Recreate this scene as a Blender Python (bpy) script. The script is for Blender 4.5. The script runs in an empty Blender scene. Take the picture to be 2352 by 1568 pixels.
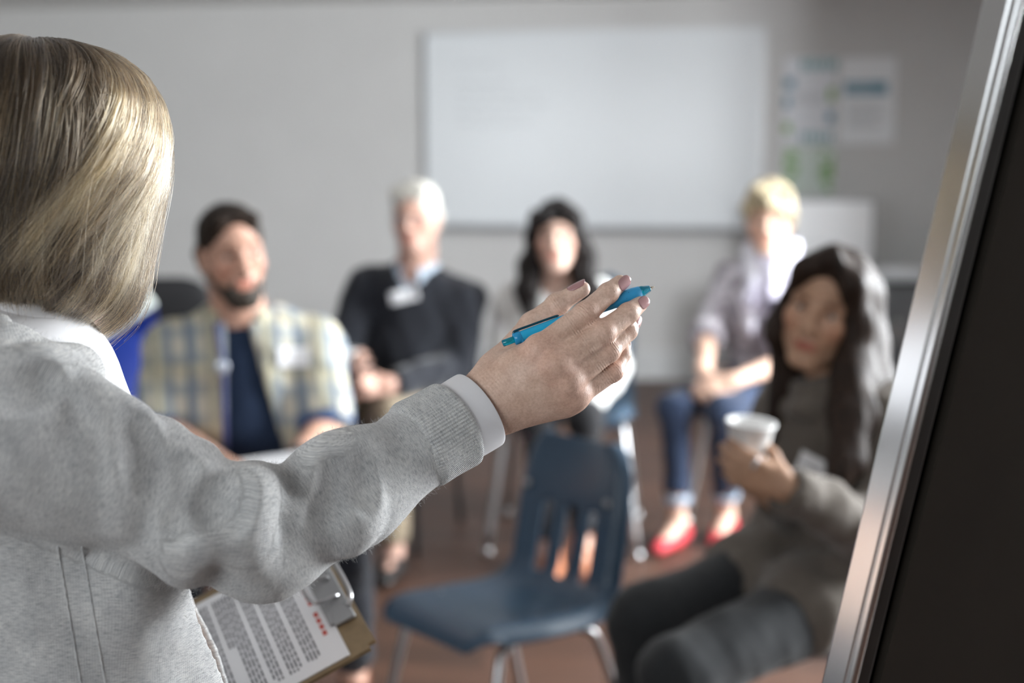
import bpy, bmesh, math, random
import numpy as np
from mathutils import Vector, Matrix
random.seed(7); np.random.seed(7)
rad = math.radians
scene = bpy.context.scene
COL = scene.collection

# ------------------------------------------------------------------ camera
CAM_H, PITCH, FPX = 1.42, rad(7.5), 3267.0
cp_, sp_ = math.cos(PITCH), math.sin(PITCH)
cam_data = bpy.data.cameras.new('camera')
cam_data.sensor_width = 36.0; cam_data.lens = 50.0
cam_data.clip_start = 0.05; cam_data.clip_end = 100
cam_data.dof.use_dof = True
cam_data.dof.focus_distance = 1.235
cam_data.dof.aperture_fstop = 2.8
cam = bpy.data.objects.new('camera', cam_data)
cam.location = (0, 0, CAM_H); cam.rotation_euler = (math.pi/2 - PITCH, 0, 0)
COL.objects.link(cam); scene.camera = cam

# ------------------------------------------------------------------ view / world
vs = scene.view_settings
vs.view_transform = 'Standard'; vs.look = 'None'; vs.gamma = 1.0; vs.use_curve_mapping = False
vs.exposure = 0.62
world = bpy.data.worlds.new('world'); scene.world = world; world.use_nodes = True
bg = world.node_tree.nodes['Background']
bg.inputs[0].default_value = (0.80, 0.90, 1.0, 1); bg.inputs[1].default_value = 1.0

# pixel + distance along the optical axis -> world; the distance comes from what the thing touches
def W(px, py, d):
    u = (784.0 - py) / FPX * d
    return np.array([(px - 1176.0) / FPX * d, d*cp_ + u*sp_, CAM_H - d*sp_ + u*cp_])
def Wz(px, d, z):
    return np.array([(px - 1176.0) / FPX * d, (d + (z - CAM_H)*sp_) / cp_, z])

# room frame: the far wall is turned 10 degrees against the picture plane
RA = rad(10.0)
EX = np.array([math.cos(RA), -math.sin(RA), 0.0]); EY = np.array([math.sin(RA), math.cos(RA), 0.0]); EZ = np.array([0, 0, 1.0])
E_FAR = float(Wz(1470, 9.07, 0.0) @ EY)
R_RIGHT = 0.0
def on_far(px, py, off=0.0):
    dirv = W(px, py, 1.0) - np.array([0, 0, CAM_H]); o = np.array([0, 0, CAM_H])
    t = (E_FAR - off - o @ EY) / (dirv @ EY)
    return o + t*dirv
R_RIGHT = float(on_far(2335, 300) @ EX)
L_LEFT, E_REAR, CEIL = -6.0, -2.6, 2.38
def room(a, b, c): return EX*a + EY*b + EZ*c

# sky light through the right-hand windows; rear windows are added for weak fill
R_WIN, E_JOG = R_RIGHT+1.5, 6.5       # window wall stands further out; unseen block added to shade the far wall
WINS = [(3.1, 4.5), (4.8, 6.2)]; FILL_WINS = [(-4.2, -2.6), (-2.2, -0.6)]
WZ0, WZ1 = 1.10, 2.25
def daylight(c, w, h, out, power):
    L = bpy.data.lights.new('window_daylight', 'AREA'); L.shape = 'RECTANGLE'; L.size = w; L.size_y = h; L.energy = power; L.color = (0.93, 0.97, 1.0)
    o = bpy.data.objects.new('window_daylight', L); COL.objects.link(o)
    zax = np.asarray(out); xax = np.cross(EZ, zax)
    M = Matrix(((xax[0], EZ[0], zax[0]), (xax[1], EZ[1], zax[1]), (xax[2], EZ[2], zax[2])))      # shines along local -Z
    o.matrix_world = Matrix.Translation(Vector(c)) @ M.to_4x4()
for b0, b1 in WINS: daylight(room(R_WIN+.10, (b0+b1)/2, (WZ0+WZ1)/2), b1-b0-.06, WZ1-WZ0-.06, EX, 250.0)
for b0, b1 in FILL_WINS: daylight(room((b0+b1)/2, E_REAR-.10, (WZ0+WZ1)/2), b1-b0-.06, WZ1-WZ0-.06, -EY, 34.0)  # fill lamps added behind the camera, set in made-up windows

# ------------------------------------------------------------------ object helpers
def link(o, parent=None, loc=None):
    COL.objects.link(o)
    if parent is not None: o.parent = parent
    if loc is not None: o.location = Vector(loc)
    return o
def tag(o, label=None, cat=None, group=None, kind=None):
    if label: o['label'] = label
    if cat: o['category'] = cat
    if group: o['group'] = group
    if kind: o['kind'] = kind
    return o
def thing(name, label, cat, loc=(0, 0, 0), rot=None, group=None):
    o = bpy.data.objects.new(name, None); o.empty_display_size = 0.05
    link(o, None, loc)
    if rot is not None: o.rotation_euler = rot
    return tag(o, label, cat, group)
def fast_mesh(name, V, Fq, smooth=True):
    V = np.asarray(V, np.float32); Fq = np.asarray(Fq, np.int32)
    m = bpy.data.meshes.new(name)
    n = Fq.shape[1]
    m.vertices.add(len(V)); m.vertices.foreach_set('co', V.ravel())
    m.loops.add(Fq.size); m.loops.foreach_set('vertex_index', Fq.ravel())
    m.polygons.add(len(Fq)); m.polygons.foreach_set('loop_start', np.arange(0, Fq.size, n, dtype=np.int32))
    m.polygons.foreach_set('loop_total', np.full(len(Fq), n, np.int32))
    if smooth: m.polygons.foreach_set('use_smooth', np.ones(len(Fq), bool))
    m.update(calc_edges=True); m.validate()
    return m
def origin_of(parent):
    """world position of a parent chain that carries no rotation"""
    o = np.zeros(3)
    while parent is not None:
        o += np.array(parent.location); parent = parent.parent
    return o
def mobj(name, V, Fq, mat, parent=None, smooth=True, loc=None):
    """mesh from world-space vertices"""
    V = np.asarray(V, float)
    base = origin_of(parent) if parent is not None else (np.zeros(3) if loc is None else np.asarray(loc, float))
    me = fast_mesh(name, V - base, Fq, smooth)
    o = bpy.data.objects.new(name, me)
    if mat is not None: me.materials.append(mat)
    link(o, parent, None if parent is not None else base)
    return o
def bmobj(name, bm, mat, parent=None, loc=None, smooth=False):
    me = bpy.data.meshes.new(name); bm.normal_update(); bm.to_mesh(me); bm.free()
    if smooth:
        me.polygons.foreach_set('use_smooth', np.ones(len(me.polygons), bool))
    o = bpy.data.objects.new(name, me)
    if mat is not None: me.materials.append(mat)
    return link(o, parent, loc)
def rbox(bm, c, half, R=None, bev=0.0, seg=2):
    """box with centre c, half extents, columns of R as axes; bevelled"""
    r = bmesh.ops.create_cube(bm, size=2.0)
    vs_ = r['verts']
    for v in vs_: v.co = Vector((v.co.x*half[0], v.co.y*half[1], v.co.z*half[2]))
    if bev > 0:
        es = list({e for v in vs_ for e in v.link_edges})
        g = bmesh.ops.bevel(bm, geom=es, offset=bev, segments=seg, affect='EDGES', profile=0.5)
        vs_ = list({v for f in g['faces'] for v in f.verts} | {v for v in vs_ if v.is_valid})
    M = Matrix.Identity(3) if R is None else Matrix([[float(R[i][j]) for j in range(3)] for i in range(3)])
    for v in vs_: v.co = M @ v.co + Vector([float(q) for q in c])
    return vs_
def box_obj(name, c, half, mat, parent=None, R=None, bev=0.0, loc=None):
    bm = bmesh.new(); rbox(bm, c, half, R, bev); return bmobj(name, bm, mat, parent, loc)
def tube_vf(pts, r, n=10, cap=True, closed=False):
    """tube along a polyline; r scalar or list -> verts, quads (caps as degenerate-free fans of quads)"""
    P = np.asarray(pts, float); m = len(P)
    R = np.full(m, r, float) if np.isscalar(r) else np.asarray(r, float)
    T = np.gradient(P, axis=0); T /= np.linalg.norm(T, axis=1)[:, None] + 1e-12
    up = np.array([0, 0, 1.0]) if abs(T[0][2]) < 0.9 else np.array([1.0, 0, 0])
    Nn = np.cross(T[0], up); Nn /= np.linalg.norm(Nn)
    V = []
    for i in range(m):
        Nn = Nn - T[i]*(Nn @ T[i]); Nn /= np.linalg.norm(Nn); B = np.cross(T[i], Nn)
        a = np.arange(n)*2*math.pi/n
        V.append(P[i] + R[i]*(np.cos(a)[:, None]*Nn + np.sin(a)[:, None]*B))
    if cap:
        V.insert(0, np.repeat(P[:1], n, 0) + (V[0]-P[0])*0.02); V.append(np.repeat(P[-1:], n, 0) + (V[-1]-P[-1])*0.02)
    V = np.array(V); k = len(V); V = V.reshape(-1, 3)
    F = []
    for i in range(k-1):
        for j in range(n):
            j2 = (j+1) % n
            F.append((i*n+j, i*n+j2, (i+1)*n+j2, (i+1)*n+j))
    return V, np.array(F)
def tube(name, pts, r, mat, parent=None, n=10, loc=None):
    V, F = tube_vf(pts, r, n); return mobj(name, V, F, mat, parent, True, loc)
def bez(pts, n=24):
    """Catmull-Rom through points"""
    P = [np.asarray(p, float) for p in pts]; P = [2*P[0]-P[1]] + P + [2*P[-1]-P[-2]]
    out = []
    seg = len(P)-3
    for i in range(seg):
        for t in np.linspace(0, 1, max(2, n//seg), endpoint=False):
            a, b, c, d = P[i:i+4]
            out.append(0.5*((2*b)+(-a+c)*t+(2*a-5*b+4*c-d)*t*t+(-a+3*b-3*c+d)*t**3))
    out.append(P[-2]); return np.array(out)
def copy_tree(o, parent=None):
    c = o.copy(); COL.objects.link(c); c.parent = parent
    for ch in list(o.children): copy_tree(ch, c)
    return c

# ------------------------------------------------------------------ materials
def lin(h):
    if isinstance(h, str):
        h = h.lstrip('#'); c = [int(h[i:i+2], 16)/255 for i in (0, 2, 4)]
        return tuple((x/12.92 if x <= 0.04045 else ((x+0.055)/1.055)**2.4) for x in c) + (1.0,)
    return tuple(h)[:3] + (1.0,)
class NT:
    def __init__(s, name):
        s.m = bpy.data.materials.new(name); s.m.use_nodes = True; s.t = s.m.node_tree
        s.b = s.t.nodes['Principled BSDF']
    def n(s, typ, **kw):
        nd = s.t.nodes.new(typ)
        for k, v in kw.items():
            if hasattr(nd, k): setattr(nd, k, v)
            else: nd.inputs[k.replace('_', ' ')].default_value = v
        return nd
    def l(s, a, b): s.t.links.new(a, b)
    def set(s, **kw):
        for k, v in kw.items(): s.b.inputs[k].default_value = v
    def coord(s, kind='Object'): return s.n('ShaderNodeTexCoord').outputs[kind]
    def mapping(s, vec, scale=(1, 1, 1), rot=(0, 0, 0), loc=(0, 0, 0)):
        m = s.n('ShaderNodeMapping'); m.inputs['Scale'].default_value = scale; m.inputs['Rotation'].default_value = rot
        m.inputs['Location'].default_value = loc; s.l(vec, m.inputs['Vector']); return m.outputs[0]
    def noise(s, vec, scale, detail=3, rough=0.5):
        nd = s.n('ShaderNodeTexNoise'); nd.inputs['Scale'].default_value = scale; nd.inputs['Detail'].default_value = detail
        nd.inputs['Roughness'].default_value = rough; s.l(vec, nd.inputs['Vector']); return nd.outputs['Fac']
    def ramp(s, fac, stops):
        r = s.n('ShaderNodeValToRGB'); e = r.color_ramp.elements
        while len(e) < len(stops): e.new(0.5)
        for i, (p, c) in enumerate(stops): e[i].position = p; e[i].color = lin(c)
        s.l(fac, r.inputs[0]); return r.outputs[0]
    def mix(s, fac, a, b, mode='MIX'):
        m = s.n('ShaderNodeMix', data_type='RGBA', blend_type=mode)
        for q, i in ((fac, 0), (a, 6), (b, 7)):
            if isinstance(q, (int, float)): m.inputs[i].default_value = q
            elif isinstance(q, (tuple, str)): m.inputs[i].default_value = lin(q)
            else: s.l(q, m.inputs[i])
        return m.outputs[2]
    def math(s, op, a, b=0.0, c=0.0):
        m = s.n('ShaderNodeMath', operation=op)
        for q, i in ((a, 0), (b, 1), (c, 2)):
            if isinstance(q, (int, float)): m.inputs[i].default_value = q
            else: s.l(q, m.inputs[i])
        return m.outputs[0]
    def bump(s, h, strength=0.3, dist=0.01):
        b = s.n('ShaderNodeBump'); b.inputs['Strength'].default_value = strength; b.inputs['Distance'].default_value = dist
        s.l(h, b.inputs['Height']); s.l(b.outputs[0], s.b.inputs['Normal']); return b
def mat(name, color, rough=0.6, metal=0.0, var=0.0, vscale=30, bump=0.0, bscale=200, bdist=0.002, spec=0.5, sheen=0.0, trans=0.0, alpha=1.0):
    t = NT(name); c = lin(color)
    t.set(**{'Base Color': c, 'Roughness': rough, 'Metallic': metal, 'Specular IOR Level': spec})
    if sheen: t.set(**{'Sheen Weight': sheen, 'Sheen Roughness': 0.5})
    if trans: t.set(**{'Transmission Weight': trans, 'IOR': 1.45})
    v = None
    if var or bump: v = t.coord()
    if var:
        f = t.noise(v, vscale, 4)
        lo = tuple(x*(1-var) for x in c[:3]); hi = tuple(min(1, x*(1+var)) for x in c[:3])
        t.l(t.ramp(f, [(0.3, lo), (0.7, hi)]), t.b.inputs['Base Color'])
    if bump: t.bump(t.noise(v, bscale, 2), bump, bdist)
    return t.m
# ------------------------------------------------------------------ signed-distance sculpting (smooth unions, meshed with surface nets)
def graded(lo, hi, coarse, fines=()):
    """axis samples: coarse step, finer inside the given (a, b, step) ranges"""
    out = [lo]
    while out[-1] < hi:
        x = out[-1]; st = coarse
        for a, b, s in fines:
            if a - s*0.5 <= x < b: st = min(st, s)
            elif x < a: st = min(st, max(s, (a - x)*0.5 + s*0.5))
        out.append(x + st)
    return np.array(out, np.float32)
def nrm(v): v = np.asarray(v, float); return v/np.linalg.norm(v)
class Field:
    def __init__(s, lo, hi, step, fx=(), fy=(), fz=()):
        s.ax = [graded(lo[i], hi[i], step, f) for i, f in enumerate((fx, fy, fz))]
        s.v = np.full([len(a) for a in s.ax], 0.5, np.float32)
    def sl(s, lo, hi):
        r = []
        for i in range(3):
            a = max(0, int(np.searchsorted(s.ax[i], lo[i]))-1); b = min(len(s.ax[i]), int(np.searchsorted(s.ax[i], hi[i]))+1)
            if b <= a: return None
            r.append(slice(a, b))
        return tuple(r)
    def P(s, sl):
        return (s.ax[0][sl[0]][:, None, None], s.ax[1][sl[1]][None, :, None], s.ax[2][sl[2]][None, None, :])
    def put(s, sl, d, k, op):
        a = s.v[sl]
        if op == 'add':
            h = np.clip(0.5 + 0.5*(a-d)/k, 0, 1); s.v[sl] = a*(1-h) + d*h - k*h*(1-h)
        elif op == 'sub':
            d = -d; h = np.clip(0.5 + 0.5*(d-a)/k, 0, 1); s.v[sl] = a*(1-h) + d*h + k*h*(1-h)
        elif op == 'int':
            h = np.clip(0.5 + 0.5*(d-a)/k, 0, 1); s.v[sl] = a*(1-h) + d*h + k*h*(1-h)
    def cap(s, a, b, ra, rb=None, k=0.015, op='add', flat=None):
        """tapered capsule; flat=(direction, factor) squeezes it along a direction"""
        a = np.asarray(a, float); b = np.asarray(b, float); rb = ra if rb is None else rb
        m = max(ra, rb)*(1.0 if flat is None or flat[1] < 1 else flat[1]) + k + 0.02
        sl = s.sl(np.minimum(a, b)-m, np.maximum(a, b)+m)
        if sl is None: return
        X, Y, Z = s.P(sl); ab = b-a; L2 = max(ab @ ab, 1e-9)
        dx, dy, dz = X-np.float32(a[0]), Y-np.float32(a[1]), Z-np.float32(a[2])
        t = np.clip((dx*np.float32(ab[0])+dy*np.float32(ab[1])+dz*np.float32(ab[2]))/np.float32(L2), 0, 1)
        qx, qy, qz = dx-t*np.float32(ab[0]), dy-t*np.float32(ab[1]), dz-t*np.float32(ab[2])
        if flat is not None:
            n = nrm(flat[0]); g = np.float32(1/flat[1]-1); w = qx*np.float32(n[0])+qy*np.float32(n[1])+qz*np.float32(n[2])
            qx, qy, qz = qx+w*g*np.float32(n[0]), qy+w*g*np.float32(n[1]), qz+w*g*np.float32(n[2])
        d = np.sqrt(qx*qx+qy*qy+qz*qz) - (np.float32(ra)+t*np.float32(rb-ra))
        s.put(sl, d, np.float32(k), op)
    def chain(s, pts, rs, k=0.015, op='add', flat=None):
        for i in range(len(pts)-1): s.cap(pts[i], pts[i+1], rs[i], rs[i+1], k, op, flat)
    def ell(s, c, r, R=None, k=0.02, op='add'):
        c = np.asarray(c, float); r = np.asarray(r, float); R = np.eye(3) if R is None else np.asarray(R, float)
        m = r.max() + k + 0.02
        sl = s.sl(c-m, c+m)
        if sl is None: return
        X, Y, Z = s.P(sl); dx, dy, dz = X-np.float32(c[0]), Y-np.float32(c[1]), Z-np.float32(c[2])
        q0 = q1 = 0
        for i in range(3):
            w = dx*np.float32(R[0, i])+dy*np.float32(R[1, i])+dz*np.float32(R[2, i])
            q0 = q0 + (w/np.float32(r[i]))**2; q1 = q1 + (w/np.float32(r[i]**2))**2
        k0 = np.sqrt(q0); d = k0*(k0-1)/np.maximum(np.sqrt(q1), 1e-6)
        s.put(sl, d, np.float32(k), op)
    def half(s, p, n, k=0.004, op='int'):
        """keep the side where (x-p).n < 0"""
        sl = tuple(slice(0, len(a)) for a in s.ax); X, Y, Z = s.P(sl); n = nrm(n)
        d = (X-np.float32(p[0]))*np.float32(n[0])+(Y-np.float32(p[1]))*np.float32(n[1])+(Z-np.float32(p[2]))*np.float32(n[2])
        s.put(sl, d, np.float32(k), op)
    def band(s, fn, w=0.03, lo=None, hi=None):
        """v += fn(P) near the surface; P is (n,3)"""
        sl = tuple(slice(0, len(a)) for a in s.ax) if lo is None else s.sl(lo, hi)
        sub = s.v[sl]; idx = np.nonzero(np.abs(sub) < w)
        P = np.stack([s.ax[i][sl[i]][idx[i]] for i in range(3)], 1)
        sub[idx] += fn(P).astype(np.float32)
    def mesh(s):
        return surface_nets(s.v, s.ax)
def surface_nets(v, ax):
    s = v < 0; n = v.shape
    cnt = np.zeros([q-1 for q in n], np.uint8)
    for i in (0, 1):
        for j in (0, 1):
            for k in (0, 1): cnt += s[i:n[0]-1+i, j:n[1]-1+j, k:n[2]-1+k]
    ci, cj, ck = np.nonzero((cnt > 0) & (cnt < 8))
    idm = np.full(cnt.shape, -1, np.int32); idm[ci, cj, ck] = np.arange(len(ci))
    acc = np.zeros((len(ci), 3), np.float64); num = np.zeros(len(ci))
    C = [(i, j, k) for i in (0, 1) for j in (0, 1) for k in (0, 1)]
    cv = {c: v[ci+c[0], cj+c[1], ck+c[2]].astype(np.float64) for c in C}
    cp = [(ax[0][ci].astype(float), ax[0][ci+1].astype(float)), (ax[1][cj].astype(float), ax[1][cj+1].astype(float)), (ax[2][ck].astype(float), ax[2][ck+1].astype(float))]
    for a in C:
        for axis in range(3):
            if a[axis] == 1: continue
            b = list(a); b[axis] = 1; b = tuple(b)
            m = (cv[a] < 0) != (cv[b] < 0)
            t = np.where(m, cv[a]/np.where(m, cv[a]-cv[b], 1), 0)
            for q in range(3):
                p0 = cp[q][a[q]]; p1 = cp[q][b[q]]
                acc[:, q] += np.where(m, p0+(p1-p0)*t, 0)
            num += m
    V = acc/num[:, None]
    F = []
    for axis in range(3):
        lo = [slice(1, n[q]-1) for q in range(3)]; lo[axis] = slice(0, n[axis]-1)
        hi = list(lo); hi[axis] = slice(1, n[axis])
        a, b = s[tuple(lo)], s[tuple(hi)]
        e = np.nonzero(a != b); flip = a[e]
        base = [e[q] + (0 if q == axis else 1) for q in range(3)]
        u, w = (axis+1) % 3, (axis+2) % 3
        def cell(du, dw):
            q = [base[0], base[1], base[2]]; q[u] = q[u]+du; q[w] = q[w]+dw
            return idm[q[0], q[1], q[2]]
        f = np.stack([cell(-1, -1), cell(0, -1), cell(0, 0), cell(-1, 0)], 1)
        f[~flip] = f[~flip][:, ::-1]
        F.append(f)
    F = np.concatenate(F); F = F[(F >= 0).all(1)]
    return V, F
def relax(V, F, it=1, lam=0.5):
    E = np.concatenate([F[:, [0, 1]], F[:, [1, 2]], F[:, [2, 3]], F[:, [3, 0]]])
    deg = np.bincount(E[:, 0], minlength=len(V)) + np.bincount(E[:, 1], minlength=len(V))
    for _ in range(it):
        A = np.zeros_like(V)
        for q in range(3):
            A[:, q] = np.bincount(E[:, 0], V[E[:, 1], q], len(V)) + np.bincount(E[:, 1], V[E[:, 0], q], len(V))
        V = V + lam*(A/np.maximum(deg, 1)[:, None]-V)
    return V
def waves(seed, freq, n=7, stretch=None):
    r = np.random.RandomState(seed); D = r.normal(size=(n, 3)); D /= np.linalg.norm(D, axis=1)[:, None]
    if stretch is not None: D = D*np.asarray(stretch)
    D = D*freq*(0.6+0.8*r.rand(n))[:, None]; ph = r.rand(n)*6.28
    return lambda P: np.sin(P @ D.T*6.283+ph).mean(1)*1.6
def frame(face, pitch=0.0, roll=0.0):
    """columns: person's right, forward, up. pitch>0 looks up; roll>0 tips the crown to the person's left"""
    f = np.array([face[0], face[1], 0.0]); f /= np.linalg.norm(f); f = f*math.cos(pitch)+np.array([0, 0, math.sin(pitch)])
    r = np.cross(f, [0, 0, 1.0]); r /= np.linalg.norm(r); u = np.cross(r, f)
    c, s = math.cos(roll), math.sin(roll)
    return np.stack([r*c + u*s, f, u*c - r*s], 1)
# ------------------------------------------------------------------ the room
RR = np.stack([EX, EY, EZ], 1)
M_wall = mat('painted plaster wall', (0.62, 0.615, 0.605), 0.85, var=0.02, vscale=3, bump=0.08, bscale=250, bdist=0.002)
M_ceil = mat('white ceiling paint', (0.74, 0.74, 0.73), 0.9, bump=0.1, bscale=180)
M_wall2 = mat('taupe painted wall', (0.26, 0.245, 0.225), 0.85, var=0.02, vscale=3, bump=0.08, bscale=250, bdist=0.002)
M_base = mat('painted baseboard', (0.66, 0.67, 0.67), 0.5)
M_frame = mat('white window frame', (0.75, 0.76, 0.76), 0.4)
def floor_mat():
    t = NT('brown wood plank floor'); v = t.mapping(t.coord('Object'), rot=(0, 0, RA))
    b = t.n('ShaderNodeTexBrick'); t.l(v, b.inputs['Vector']); b.offset = 0.37
    for k, q in (('Scale', 1.0), ('Brick Width', 1.2), ('Row Height', 0.14), ('Mortar Size', 0.0018), ('Mortar Smooth', 0.1), ('Bias', 0.0)): b.inputs[k].default_value = q
    b.inputs['Color1'].default_value = (0.098, 0.050, 0.033, 1); b.inputs['Color2'].default_value = (0.058, 0.032, 0.023, 1); b.inputs['Mortar'].default_value = (0.03, 0.018, 0.013, 1)
    g = t.noise(t.mapping(v, (3, 60, 1)), 2.0, 5, 0.6)
    c = t.mix(0.55, b.outputs['Color'], t.ramp(g, [(0.3, (0.45, 0.42, 0.40)), (0.7, (1.15, 1.1, 1.05))]), 'MULTIPLY')
    t.l(c, t.b.inputs['Base Color']); t.set(Roughness=0.5, **{'Specular IOR Level': .35}); t.bump(b.outputs['Fac'], -0.2, 0.002)
    return t.m
def quad(name, pts, m, kind='structure'):
    o = mobj(name, pts, [(0, 1, 2, 3)], m, None, False)
    return tag(o, kind=kind)
def slab(name, a0, a1, b0, b1, z0, z1, m):
    """box given in room coordinates"""
    o = box_obj(name, (0, 0, 0), ((a1-a0)/2, (b1-b0)/2, (z1-z0)/2), m, None, RR, 0.0, Vector(room((a0+a1)/2, (b0+b1)/2, (z0+z1)/2)))
    return tag(o, kind='structure')
slab('floor', L_LEFT-.1, R_WIN+.1, E_REAR-.1, E_FAR+.1, -0.1, 0, floor_mat())
slab('ceiling', L_LEFT-.1, R_WIN+.1, E_REAR-.1, E_FAR+.1, CEIL, CEIL+.1, M_ceil)
slab('wall_far', L_LEFT-.1, R_RIGHT+.1, E_FAR, E_FAR+.1, 0, CEIL, M_wall)
slab('wall_left', L_LEFT-.1, L_LEFT, E_REAR, E_FAR, 0, CEIL, M_wall2)
# walls with window openings, each one mesh
def wall_open(name, wins, lo, hi, side):
    bm = bmesh.new(); org = room(R_WIN+.075, 0, 0) if side == 'r' else room(0, E_REAR-.075, 0)
    def seg(b0, b1, z0, z1):
        if side == 'r': rbox(bm, room(0, (b0+b1)/2, (z0+z1)/2), (.075, (b1-b0)/2, (z1-z0)/2), RR)
        else: rbox(bm, room((b0+b1)/2, 0, (z0+z1)/2), ((b1-b0)/2, .075, (z1-z0)/2), RR)
    seg(lo, hi, 0, WZ0); seg(lo, hi, WZ1, CEIL)
    edges = [lo]+[q for w in wins for q in w]+[hi]
    for i in range(0, len(edges), 2): seg(edges[i], edges[i+1], WZ0, WZ1)
    tag(bmobj(name, bm, M_wall if side == 'r' else M_wall2, None, Vector(org)), kind='structure')
def pane_mat():
    t = NT('window pane glass'); tr = t.n('ShaderNodeBsdfTransparent'); gl = t.n('ShaderNodeBsdfGlossy'); gl.inputs['Roughness'].default_value = .02; mx = t.n('ShaderNodeMixShader'); mx.inputs[0].default_value = .05
    t.l(tr.outputs[0], mx.inputs[1]); t.l(gl.outputs[0], mx.inputs[2]); t.l(mx.outputs[0], t.t.nodes['Material Output'].inputs[0]); return t.m
M_pane = pane_mat()
wall_open('wall_right', WINS, E_REAR, E_JOG, 'r'); wall_open('wall_rear', FILL_WINS, L_LEFT-.1, R_WIN+.15, 'b')
slab('shade_block', R_RIGHT, R_WIN+.15, E_JOG, E_FAR, 0, CEIL, M_wall)  # added out of view to darken the right end of the far wall
for i, (b0, b1, sd) in enumerate([(a_, b_, 'r') for a_, b_ in WINS]+[(a_, b_, 'b') for a_, b_ in FILL_WINS]):  # the rear pair is made up to carry the fill
    w = bpy.data.objects.new('window_%d' % (i+1), None); tag(w, kind='structure'); m_ = (b0+b1)/2
    link(w, None, room(R_WIN, m_, WZ0) if sd == 'r' else room(m_, E_REAR, WZ0)); w.rotation_euler = (0, 0, -RA if sd == 'r' else -RA-math.pi/2)
    hw = (b1-b0)/2; hh = WZ1-WZ0
    for nm, c, h in (('window_frame', (.05, 0, .02), (.03, hw, .02)), ('window_frame', (.05, 0, hh-.02), (.03, hw, .02)),
                     ('window_frame', (.05, -hw+.02, hh/2), (.03, .02, hh/2-.041)), ('window_frame', (.05, hw-.02, hh/2), (.03, .02, hh/2-.041)),
                     ('mullion', (.05, 0, hh/2), (.02, .015, hh/2-.041)), ('window_sill', (-.03, 0, -.012), (.05, hw+.03, .011))):
        box_obj(nm, c, h, M_frame, w, None, 0.003)
    for sx in (-1, 1): box_obj('pane', (.05, sx*(hw*.5-.003), hh/2), (.002, hw*.5-.028, hh/2-.042), M_pane, w)
for nm, a0, a1, b0, b1 in (('baseboard_far', L_LEFT, R_RIGHT, E_FAR-.016, E_FAR), ('baseboard_left', L_LEFT, L_LEFT+.016, E_REAR, E_FAR-.017), ('baseboard_right', R_RIGHT-.016, R_RIGHT, E_JOG, E_FAR-.017), ('baseboard_window', R_WIN-.016, R_WIN, E_REAR, E_JOG)):
    slab(nm, a0, a1, b0, b1, 0.0, 0.19, M_base)

# ------------------------------------------------------------------ things on the far wall
def wall_thing(name, label, cat, x0, y0, x1, y1):
    """thing on the far wall between two pixel corners; returns root, half width, half height"""
    c = on_far((x0+x1)/2, (y0+y1)/2); a = on_far(x0, (y0+y1)/2); b = on_far(x1, (y0+y1)/2); t = on_far((x0+x1)/2, y0); u = on_far((x0+x1)/2, y1)
    o = thing(name, label, cat, c, (0, 0, -RA))
    return o, abs((b-a) @ EX)/2, abs(t[2]-u[2])/2
M_alu = mat('brushed aluminium', (0.70, 0.71, 0.72), 0.32, 1.0)
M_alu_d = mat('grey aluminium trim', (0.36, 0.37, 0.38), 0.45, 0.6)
M_wb = mat('glossy whiteboard enamel', (0.76, 0.79, 0.81), 0.22, spec=0.5)
M_paper = mat('white paper', (0.78, 0.79, 0.81), 0.8)
M_ink = mat('grey marker ink', (0.42, 0.44, 0.46), 0.7)
wb, hw, hh = wall_thing('whiteboard', 'wide whiteboard with faint grey handwriting mounted on the far wall', 'whiteboard', 968, 70, 1745, 520)
box_obj('board_surface', (0, -.012, 0), (hw-.01, .008, hh-.01), M_wb, wb, None, 0.0)
for c, h in (((0, -.014, hh-.008), (hw, .014, .009)), ((0, -.014, -hh+.008), (hw, .014, .012))): box_obj('frame_rail', c, h, M_alu, wb, None, .003)
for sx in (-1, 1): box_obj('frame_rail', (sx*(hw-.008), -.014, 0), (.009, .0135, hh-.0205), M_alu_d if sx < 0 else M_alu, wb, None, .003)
box_obj('marker_tray', (0, -.05, -hh-.022), (hw*.98, .05, .010), M_alu_d, wb, None, .006)
def scribble(rows, x0, z0, dx, dz, wd, seed, h=0.010, y=-.0215):
    r = random.Random(seed); V = []; F = []
    for i, n in enumerate(rows):
        x = x0; z = z0-i*dz
        for w in range(n):
            L = r.uniform(.04, .10)*dx; k = max(4, int(L/.012))
            p = [(x+L*q/k, z+r.uniform(-h, h)) for q in range(k+1)]
            for q in range(k):
                (ax_, az), (bx, bz) = p[q], p[q+1]; i0 = len(V)
                V += [(ax_, y, az-wd), (ax_, y, az+wd), (bx, y, bz+wd), (bx, y, bz-wd)]; F.append((i0, i0+3, i0+2, i0+1))
            x += L+.02*dx
    return np.array(V), np.array(F)
V, F = scribble([4, 0, 4, 6, 6, 5, 5], -hw*.80, hh*.66, 1.0, .062, .003, 3, .014)
me = fast_mesh('handwriting', V, F, False); me.materials.append(M_ink); link(bpy.data.objects.new('handwriting', me), wb)['kind'] = 'stuff'

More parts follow.
